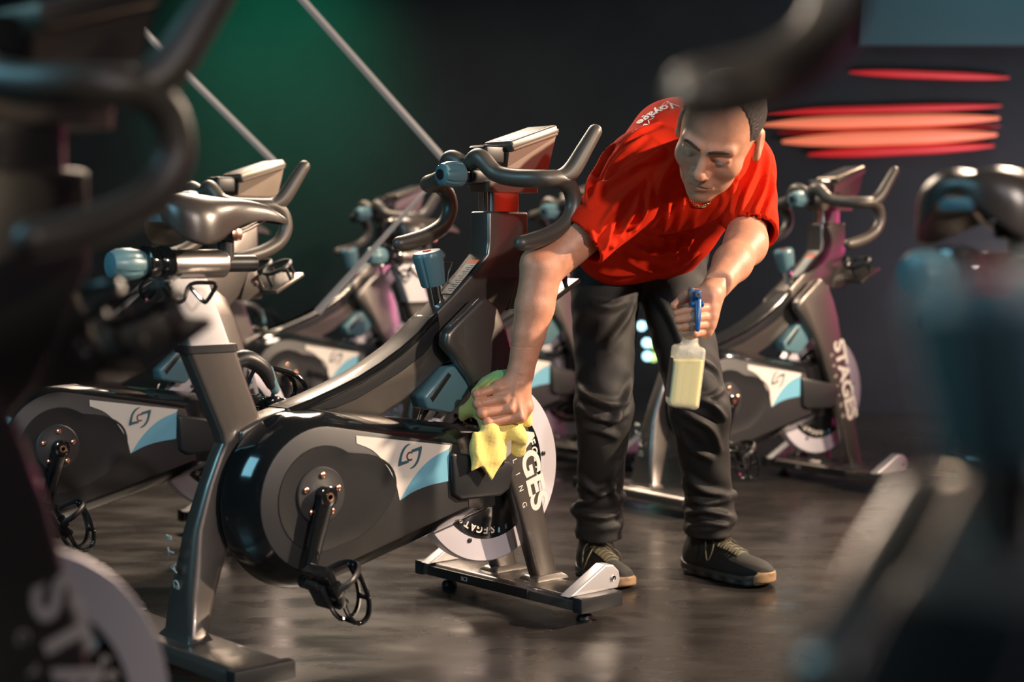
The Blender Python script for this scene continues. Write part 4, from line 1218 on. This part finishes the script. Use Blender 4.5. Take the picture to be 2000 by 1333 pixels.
# necklace
lk = []
npth = smooth_path([on_cloth(1336, 358, 0.006)[0], on_cloth(1342, 377, 0.004)[0], on_cloth(1351, 392, 0.004)[0], on_cloth(1362, 401, 0.004)[0], on_cloth(1374, 401, 0.004)[0], on_cloth(1386, 392, 0.004)[0], on_cloth(1396, 374, 0.005)[0], on_cloth(1402, 360, 0.005)[0]], 5)
for i in range(len(npth) - 1):
    a, b = Vector(npth[i]), Vector(npth[i + 1])
    t = (b - a).normalized(); up = Vector((0, -1, 0)); s_ = t.cross(up).normalized(); u_ = s_.cross(t)
    if i % 2: s_, u_ = (s_ + u_).normalized(), (u_ - s_).normalized()
    c_ = (a + b) / 2; L_ = (b - a).length * 0.62
    lk.append(([tuple(c_ + t * (L_ * math.cos(q)) + s_ * (0.0028 * math.sin(q))) for q in np.linspace(0, 2 * PI, 10, endpoint=False)], 0.0010, 0, True))
tag(tubes('necklace', lk, M['gold'], body, 6), 'thin gold chain necklace')
# trousers
hemzR, hemzL = at(1170, 1052, 3.92)[2], at(1385, 1045, 3.93)[2]
def f_leg(P, hip, knee, ank, rr, seed):
    d = d_cone(P, hip, knee, rr[0], rr[1])
    d = smin(d, d_cone(P, knee, ank + np.array([0, 0, 0.06]), rr[1], rr[2]), 0.03)
    d = smin(d, d_cone(P, ank + np.array([0, 0, 0.05]), ank + np.array([0, 0.0, -0.015]), rr[2] + 0.002, rr[2] + 0.004), 0.02)
    # the leg stacks in rolls over the shoe
    for k, (dz, r_, tx, ty) in enumerate(((0.105, 0.010, 0.18, -0.1), (0.075, 0.012, -0.22, 0.15), (0.045, 0.014, 0.15, -0.2), (0.012, 0.011, -0.12, 0.1))):
        c = ank + np.array([0, 0, dz])
        q = P - sn(c)
        zz = q[..., 2] + tx * q[..., 0] + ty * q[..., 1]
        rad = np.sqrt(q[..., 0] ** 2 + q[..., 1] ** 2)
        ang = np.arctan2(q[..., 1], q[..., 0])
        tor = np.sqrt((rad - rr[2] - 0.004 * np.sin(ang * 2 + seed + k)) ** 2 + zz ** 2) - r_ * (0.75 + 0.35 * np.sin(ang + seed * 2 + k * 1.9))
        d = smin(d, tor, 0.012)
    return d
def f_tr(P):
    a = f_leg(P, hipR + np.array([0.0, 0, 0.0]), kneeR, ankR, (0.092, 0.068, 0.054), 0.6)
    b = f_leg(P, hipL, kneeL, ankL, (0.092, 0.071, 0.058), 2.1)
    d = smin(a, b, 0.022)
    pel = d_cone(P, at(1205, 490, 4.00), at(1292, 482, 4.03), 0.112, 0.112)
    d = smin(d, pel, 0.04)
    d = smin(d, d_cone(P, at(1250, 470, 4.03), at(1310, 470, 4.05), 0.10, 0.09), 0.04)
    d = d + 0.0018 * np.sin(P @ sn((38, 22, 60))) * np.sin(P @ sn((-30, 41, 25)))
    top = (P - sn(at(1250, 420, 4.02))) @ sn((-0.05, -0.45, 0.89))
    d = np.maximum(d, top)
    low = np.where(P[..., 0] < (ankR[0] + ankL[0]) / 2, hemzR, hemzL) - P[..., 2] + 0.10 * (P[..., 1] - 3.93)
    shell = np.maximum(d, -(d + 0.011))
    return np.maximum(np.where(P[..., 2] < hemzL + 0.035, shell, d), low)
lo7, hi7 = bbox([hipR, hipL, kneeR, kneeL, ankR, ankL], 0.135)
lo7[2] = min(hemzR, hemzL) - 0.02; lo7[1] += 0.03
tr_ = sdf_obj('trousers', [(f_tr, lo7, hi7, 0.0052)], M['denim'], body)
sculpt(tr_, lambda P: np.zeros(len(P)), [([(1128, 752), (1150, 775), (1190, 790), (1228, 785)], 0.012, 0.013), ([(1126, 790), (1160, 815), (1200, 822), (1232, 805)], 0.011, 0.012), ([(1128, 835), (1170, 840), (1210, 858)], 0.012, 0.010),
    ([(1236, 740), (1220, 790), (1190, 840)], 0.011, 0.012), ([(1212, 900), (1196, 940), (1205, 985)], 0.011, 0.012), ([(1130, 930), (1160, 960), (1205, 965)], 0.011, 0.010), ([(1128, 1004), (1176, 1012), (1218, 1000)], 0.009, 0.012), ([(1122, 985), (1160, 975), (1212, 940)], 0.010, 0.012),
    ([(1365, 700), (1396, 721), (1410, 752)], 0.010, 0.010), ([(1320, 794), (1354, 815), (1390, 840), (1410, 889)], 0.012, 0.014), ([(1345, 780), (1390, 790), (1420, 822)], 0.010, 0.013), ([(1325, 842), (1354, 878), (1396, 900)], 0.012, 0.012), ([(1415, 760), (1390, 775), (1350, 772)], 0.009, 0.010),
    ([(1335, 925), (1375, 958), (1428, 970)], 0.011, 0.013), ([(1328, 1005), (1375, 998), (1435, 1012)], 0.010, 0.014), ([(1332, 1030), (1380, 1022), (1437, 1030)], 0.008, 0.010), ([(1338, 975), (1380, 985), (1430, 978)], 0.010, 0.011),
    ([(1150, 590), (1190, 600), (1240, 585)], 0.013, 0.008), ([(1245, 570), (1225, 620), (1180, 680)], 0.013, 0.009), ([(1275, 570), (1310, 620), (1340, 700)], 0.013, 0.009), ([(1398, 560), (1370, 600), (1330, 620)], 0.012, 0.008)], 3.9, 1.5)
TB2 = bvh_of(tr_)
def on_tr(x, y, lift=0.001):
    o_ = Vector((0, 0, CAM_H)); d_ = (Vector(at(x, y, 3.9)) - o_).normalized()
    h = TB2.ray_cast(o_, d_)
    return tuple(h[0] - d_ * lift) if h[0] is not None else tuple(at(x, y, 3.9))
# shoes
def shoe(heel, toe, side, lab):
    heel = Vector((heel[0], heel[1], 0)); toe = Vector((toe[0], toe[1], 0))
    L_ = (toe - heel).length
    fx = (toe - heel) / L_; fy = Vector((-fx.y, fx.x, 0)); fz = Vector((0, 0, 1))
    Rm = np.array([list(fx), list(fy), list(fz)]).T
    O = np.array(heel)
    k = L_ / 0.29
    def loc(P): return (P - sn(O)) @ sn(Rm) / k
    def up(P):
        Q = loc(P)
        d = d_ell(Q, (0.050, 0, 0.045), (0.048, 0.036, 0.050))
        d = smin(d, d_cone(Q, (0.052, 0, 0.070), (0.060, 0, 0.118), 0.034, 0.034), 0.02)
        d = smin(d, d_cone(Q, (0.075, 0, 0.078), (0.150, 0, 0.052), 0.033, 0.030), 0.03)
        d = smin(d, d_ell(Q, (0.200, 0.002, 0.036), (0.085, 0.046, 0.032)), 0.03)
        d = smin(d, d_ell(Q, (0.130, 0, 0.040), (0.090, 0.039, 0.036)), 0.02)
        d = smax(d, 0.018 - Q[..., 2], 0.004)
        return d * k
    def so(P):
        Q = loc(P)
        wd = 0.036 + 0.012 * np.clip((Q[..., 0] - 0.08) / 0.10, 0, 1)
        rx = np.clip(Q[..., 0], 0.035, 0.235)
        d2 = np.sqrt((Q[..., 0] - rx) ** 2 + (Q[..., 1]) ** 2) - wd
        flare = 0.004 * np.sin(Q[..., 0] * 120) * (Q[..., 2] < 0.012)
        zc_ = 0.0125 + 0.012 * np.clip((Q[..., 0] - 0.22) / 0.06, 0, 1) ** 2 + 0.010 * np.clip((0.03 - Q[..., 0]) / 0.03, 0, 1)
        th = 0.0125 + 0.005 * np.clip((0.10 - Q[..., 0]) / 0.1, 0, 1)
        dz = np.abs(Q[..., 2] - zc_ - 0.002) - th
        d = smax(d2 + flare, dz, 0.006)
        return np.maximum(d * k, 0.0005 - P[..., 2])
    W_ = lambda x, y, z: O + Rm @ (np.array([x, y, z]) * k)
    lo_, hi_ = bbox([W_(-0.01, 0.05, 0), W_(-0.01, -0.05, 0), W_(0.29, 0.05, 0), W_(0.29, -0.05, 0.17)], 0.012)
    lo_[2] = -0.006
    s = sdf_obj('shoe', [(up, lo_, hi_, 0.0032)], M['shoe'], body)
    sl_ = sdf_obj('sole', [(so, lo_, np.array([hi_[0], hi_[1], 0.06]), 0.0030)], M['sole'], s)
    def tc_(P):
        Q = loc(P)
        return np.maximum(np.minimum(up(P), so(P)) - 0.0018, np.maximum(0.262 - Q[..., 0], Q[..., 2] - 0.040) * k)
    sdf_obj('toe_cap', [(tc_, lo_, np.array([hi_[0], hi_[1], 0.06]), 0.0030)], M['toecap'], s)
    def pn(P):
        Q = loc(P)
        r_ = np.maximum(np.maximum(np.abs(Q[..., 1]) - 0.024, 0.095 - Q[..., 0]), Q[..., 0] - 0.195)
        return np.maximum(np.maximum(up(P) - 0.002, -(up(P) + 0.002)), np.maximum(r_, 0.04 - Q[..., 2]) * k)
    sdf_obj('lace_panel', [(pn, lo_, hi_, 0.0028)], M['shoepanel'], s)
    bt = bvh_of(s)
    def onS(x, y, l=0.004):
        o_ = Vector(W_(x, y, 0.20)); h = bt.ray_cast(o_, Vector((0, 0, -1)))
        return tuple((h[0] + Vector((0, 0, l)))) if h[0] is not None else tuple(W_(x, y, 0.08))
    ls = []
    for i in range(5):
        x = 0.105 + 0.018 * i
        a = [onS(x + 0.010 * t, -0.024 + 0.048 * t) for t in np.linspace(0, 1, 7)]
        b = [onS(x + 0.010 * t, 0.024 - 0.048 * t) for t in np.linspace(0, 1, 7)]
        ls += [(a, 0.0022, 0, False), (b, 0.0022, 0, False)]
    for sy, ln in ((-1, 0.07), (1, 0.06), (-0.4, 0.075), (0.5, 0.05)):
        p0 = np.array(onS(0.102, 0.0, 0.006))
        e_ = p0 + Rm @ np.array([0.006, sy * 0.040, -0.2 * ln])
        f_ = p0 + Rm @ np.array([0.020, sy * 0.052, -ln * 0.95])
        g_ = p0 + Rm @ np.array([0.032, sy * 0.044, -ln * 0.5])
        ls.append(([tuple(p0), tuple(e_), tuple(f_), tuple(g_), tuple(p0 + np.array([0, 0, 0.001]))] if abs(sy) > 0.45 else [tuple(p0), tuple(e_), tuple(f_)], 0.0017, 5, False))
    tubes('lace', ls, M['lace'], s, 6)
    return s
shoe((0.178, 3.985), (0.284, 3.765), -1, '')
shoe((0.447, 4.010), (0.640, 3.790), 1, '')

# ------------------------------------------------------------------ yellow cloth in the right hand
def f_cl(P):
    d = d_cone(P, at(950, 752, 3.425), at(985, 735, 3.435), 0.020, 0.016)
    d = smin(d, d_cone(P, at(938, 775, 3.425), at(925, 800, 3.43), 0.022, 0.016), 0.01)
    d = smin(d, d_cone(P, at(930, 790, 3.43), at(906, 806, 3.44), 0.016, 0.013), 0.010)
    d = smin(d, d_cone(P, at(906, 806, 3.44), at(902, 818, 3.44), 0.013, 0.006), 0.008)
    d = smin(d, d_cone(P, at(955, 800, 3.43), at(975, 840, 3.42), 0.030, 0.030), 0.012)
    # front drape, flat and broad, running to a corner
    pc = sn((-0.048, 3.376, 0.405)); ax = sn((0.743, 0.669, 0)); nl = sn((-0.669, 0.743, 0)); pz = np.abs((P - pc) @ nl)
    fl = d_box(P, pc, (0.047, 0.008, 0.036), 0.007, np.stack([ax, nl, sn((0, 0, 1))], 1))
    tip = d_cone(P, pc + sn((0, 0, -0.010)), pc + sn((0.003, 0, -0.074)), 0.046, 0.002)
    tip = np.maximum(tip, pz - 0.007)
    fl = smin(fl, tip, 0.014)
    fl = smin(fl, np.maximum(d_cone(P, pc - ax * 0.036 + sn((0, 0, -0.030)), pc - ax * 0.054 + sn((0, 0, -0.050)), 0.012, 0.002), pz - 0.006), 0.008)
    d = smin(d, fl, 0.012)
    d = smin(d, d_cone(P, at(990, 828, 3.412), at(1004, 848, 3.412), 0.020, 0.018), 0.008)
    d = smin(d, d_cone(P, at(1012, 820, 3.425), at(1026, 800, 3.43), 0.017, 0.016), 0.006)
    d = smin(d, d_cone(P, at(1026, 800, 3.43), at(1030, 826, 3.425), 0.012, 0.012), 0.006)
    rt_ = np.maximum(d_cone(P, at(1010, 850, 3.418), at(1012, 876, 3.418), 0.024, 0.019), np.abs(P[..., 1] - 3.418) - 0.008)
    d = smin(d, rt_, 0.008)
    d = smin(d, d_cone(P, at(1000, 838, 3.408), at(1022, 858, 3.412), 0.011, 0.013), 0.006)
    # pleats under the grip and rolls on top
    g = np.clip(1 - np.abs(P[..., 2] - at(957, 860, 3.4)[2]) / 0.09, 0, 1)
    d = smin(d, d_cone(P, at(962, 812, 3.42), pc + sn((0, 0, 0.03)), 0.030, 0.016), 0.02)
    d = d + 0.0034 * g * wave(P, (0.70, 0.62, 0.22), 115, 18, 0.9, 0.010)
    g = gauss(P, at(955, 752, 3.42), 0.045)
    d = d + 0.0042 * g * wave(P, (0.62, 0.1, -0.78), 330, 20, 0.9, 0.002)
    d = d + 0.0003 * np.sin(P @ sn((400, 90, 300))) * np.sin(P @ sn((-260, 140, 420)))
    return d
lo8, hi8 = bbox([at(895, 720, 3.42), at(1045, 940, 3.42)], 0.0)
lo8[1], hi8[1] = 3.31, 3.48
clo = sdf_obj('cleaning_cloth', [(f_cl, lo8, hi8, 0.0024)], M['cloth'])
tag(clo, 'yellow and green microfibre cloth bunched in the man\'s right hand', 'cloth')
tg = bmesh.new()
for i, (x, y) in enumerate(((993, 872), (998, 882))):
    pass
ta = Vector(at(990, 880, 3.398))
sheet_bm(tg, [ta + Vector((-0.006, 0, 0.014)), ta + Vector((0.010, 0, 0.024)), ta + Vector((0.009, 0, -0.006)), ta + Vector((-0.001, 0, -0.016))], (0, -1, 0), 0.0008)
tag(bfin('care_label', tg, M['white'], clo, smooth=False), 'small white care label')

# ------------------------------------------------------------------ spray bottle in the left hand
bx = (np.array(at(1349, 650, 3.272)) - np.array(at(1331, 797, 3.272))); Lb = np.linalg.norm(bx); BZ = bx / Lb
BY = np.array([-0.10, 0.99, 0.05]); BY -= BZ * BY.dot(BZ); BY /= np.linalg.norm(BY)
BX = np.cross(BY, BZ)
BR = np.stack([BX, BY, BZ], 1); BO = at(1331, 797, 3.272)
def bw(x, y, z): return BO + BR @ np.array([x, y, z])
def bl_body(Q, sh):
    d = d_box(Q, (0, 0.0, 0.066), (0.0335 - sh, 0.026 - sh, 0.066 - sh), 0.010)
    ch = (Q[..., 0] * -0.7 - (Q[..., 2]) * 0.7) - 0.0165 + sh
    d = smax(d, ch, 0.003)
    sd_ = d_cone(Q, (0.0, 0, 0.118), (0.001, 0, 0.140), 0.026 - sh, 0.016 - sh)
    d = smin(d, sd_, 0.010)
    d = smin(d, d_cone(Q, (0.001, 0, 0.135), (0.002, 0, 0.172), 0.0165 - sh, 0.0130 - sh), 0.006)
    return d
f_bo = lambda P: bl_body((P - sn(BO)) @ sn(BR), 0.0)
def f_boh(P):
    d = f_bo(P)
    return np.maximum(d, -(d + 0.0022))
lo9, hi9 = bbox([bw(-0.04, -0.03, 0), bw(0.04, 0.03, 0), bw(0, 0, 0.185)], 0.012)
bot = sdf_obj('spray_bottle', [(f_boh, lo9, hi9, 0.0017)], M['hdpe'])
tag(bot, 'milky spray bottle half full of yellow cleaner with blue trigger, in the man\'s left hand', 'spray bottle')
def f_fl(P):
    Q = (P - sn(BO)) @ sn(BR)
    return np.maximum(bl_body(Q, 0.0030), P[..., 2] - (BO[2] + 0.102))
sdf_obj('liquid', [(f_fl, lo9, hi9, 0.0022)], M['fluid'], bot)
Bm = Matrix(BR.tolist())
bm = bmesh.new()
bm_box(bm, Vector(bw(-0.0342, 0, 0.062)), (0.0012, 0.034, 0.082), Bm)
bfin('side_label', bm, M['dark'], bot, smooth=False)
# trigger head: nozzle faces the camera side, body runs back over the hand
hd = np.array(at(1361, 583, 3.235))
def tb(dx, dy, dz): return Vector(hd + np.array([dx, dy, dz]))
bm = bmesh.new()
bm_box(bm, tb(0, 0.040, 0.004), (0.020, 0.085, 0.026))
bm_box(bm, tb(0.0, 0.058, -0.016), (0.018, 0.034, 0.030))
bevel_all(bm, 0.004, 2)
th_ = bfin('trigger_head', bm, M['blueplastic'], bot)
box('nozzle', tb(0.0, -0.008, 0.008), (0.014, 0.018, 0.016), M['blueplastic'], th_, 0.003)
lathe('nozzle_tip', [(0.0055, 0), (0.0055, 0.008), (0.0025, 0.0085), (0.0025, 0.004)], M['clearplastic'], th_, tb(0, -0.017, 0.008), (0, -1, 0), 16)
box('head_shroud', tb(-0.009, 0.020, 0.012), (0.008, 0.050, 0.020), M['clearplastic'], th_, 0.003)
tube('trigger', [tb(0.002, 0.004, -0.006), tb(0.002, -0.006, -0.024), tb(0.001, -0.012, -0.044), tb(0, -0.014, -0.064)], [0.0095, 0.0072, 0.0062, 0.0050], M['blueplastic'], th_, 12, 4)
lathe('trigger_hinge', [(0.005, -0.014), (0.007, -0.012), (0.007, 0.012), (0.005, 0.014)], M['blueplastic'], th_, tb(0.001, 0.002, -0.012), (1, 0, 0), 14)
lathe('screw_collar', [(0.016, 0), (0.017, 0.003), (0.017, 0.016), (0.014, 0.019)], M['hdpe'], th_, Vector(bw(0.002, 0, 0.166)), Vector(BZ), 24)
tube('dip_tube', [Vector(bw(0.002, 0, 0.17)), Vector(bw(0.0, 0.0, 0.09)), Vector(bw(-0.006, 0.004, 0.012))], 0.0022, M['clearplastic'], th_, 8)

# ------------------------------------------------------------------ light fittings and marks on the back wall
M['profile'] = mat('frosted_profile', (0.085, 0.08, 0.08), 0.6, emit=(0.80, 0.74, 0.70), estr=0.12)
M['redtube'] = mat('red_light_tube', (0.5, 0.1, 0.05), 0.5, emit=(0.52, 0.14, 0.07), estr=0.8)
M['redrim'] = mat('red_light_edge', (0.3, 0.01, 0.01), 0.5, emit=(0.30, 0.003, 0.005), estr=0.7)  # emissive colour standing in for the tubes' red fringe and a reflection
M['tealled'] = mat('teal_indicator', (0.3, 0.7, 0.8), 0.4, emit=(0.45, 0.85, 1.0), estr=2.6)
M['greenled'] = mat('green_indicator', (0.4, 0.7, 0.2), 0.4, emit=(0.45, 0.75, 0.25), estr=1.6)
def chevron(name, pts, Y, lab):
    P = [at(x, y, Y) for x, y in pts]
    o = tube(name, P, 0.0125, M['profile'], None, 4, caps='flat')
    tag(o, lab, 'light fitting', 'chevron light lines')
    return o
chevron('light_line', [(-743, -962), (535, 316), (195, 640)], 5.0, 'grey arrow-shaped light line bent behind the saddle bike, left of the longer one')
chevron('light_line', [(-260, -962), (876, 322), (620, 610)], 5.0, 'longer grey arrow-shaped light line bent just left of the blue handlebar dial')
def bar(name, x0, y0, x1, y1, r, m, lab, cat, grp):
    Y = Y1 - r
    P = [at(x0 + (x1 - x0) * t, y0 + (y1 - y0) * t, Y) for t in (0, 0.12, 0.3, 0.5, 0.7, 0.88, 1)]
    o = tube(name, P, [r * 0.25, r * 0.7, r, r, r, r * 0.7, r * 0.25], m, None, 16, 4)  # thinning ends imitate the glow fading out
    return tag(o, lab, cat, grp)
bar('glow_strip', 1490, 243, 1950, 231, 0.030, M['redtube'], 'upper of the two thick glowing orange strip lights on the right of the back wall', 'strip light', 'red strip lights')
bar('glow_strip', 1530, 277, 1945, 263, 0.034, M['redtube'], 'lower of the two thick glowing orange strip lights on the right of the back wall', 'strip light', 'red strip lights')
bar('glow_strip', 1500, 220, 1955, 207, 0.018, M['redrim'], 'red edge glow modelled as a bar directly above the thick orange strip lights', 'strip light', 'red strip lights')  # red fringe of the bright tubes, modelled as a glowing bar
bar('glow_strip', 1520, 260, 1955, 247, 0.007, M['redrim'], 'red edge glow modelled as a thin bar between the two thick orange strip lights', 'strip light', 'red strip lights')  # fringe glow between the tubes, again a modelled bar
bar('glow_strip', 1580, 302, 1940, 285, 0.024, M['redrim'], 'red edge glow modelled as a bar directly below the thick orange strip lights', 'strip light', 'red strip lights')  # lower fringe of the tubes' glow as a modelled bar
bar('glow_strip', 1660, 141, 1970, 152, 0.018, M['redrim'], 'dim red reflection modelled as a glowing bar high on the right of the back wall', 'strip light', 'red strip lights')  # reflection of the strips, modelled as a glowing bar
for x, y, m, lab in ((1253, 637, 'tealled', "topmost teal indicator lamp seen between the man's legs"), (1263, 670, 'tealled', "upper of two pale blue indicator lamps between the man's legs"),
                     (1264, 696, 'tealled', "lower of two pale blue indicator lamps between the man's legs"), (1275, 672, 'greenled', "upper green indicator lamp between the man's legs"), (1276, 698, 'greenled', "lower green indicator lamp between the man's legs")):
    p = at(x, y, Y1)
    o = lathe('indicator_lamp', [(0.020, 0), (0.022, 0.006), (0.018, 0.014), (0.008, 0.018)], M[m], None, p, (0, -1, 0), 20)
    tag(o, lab, 'lamp', 'indicator lamps on the back wall')
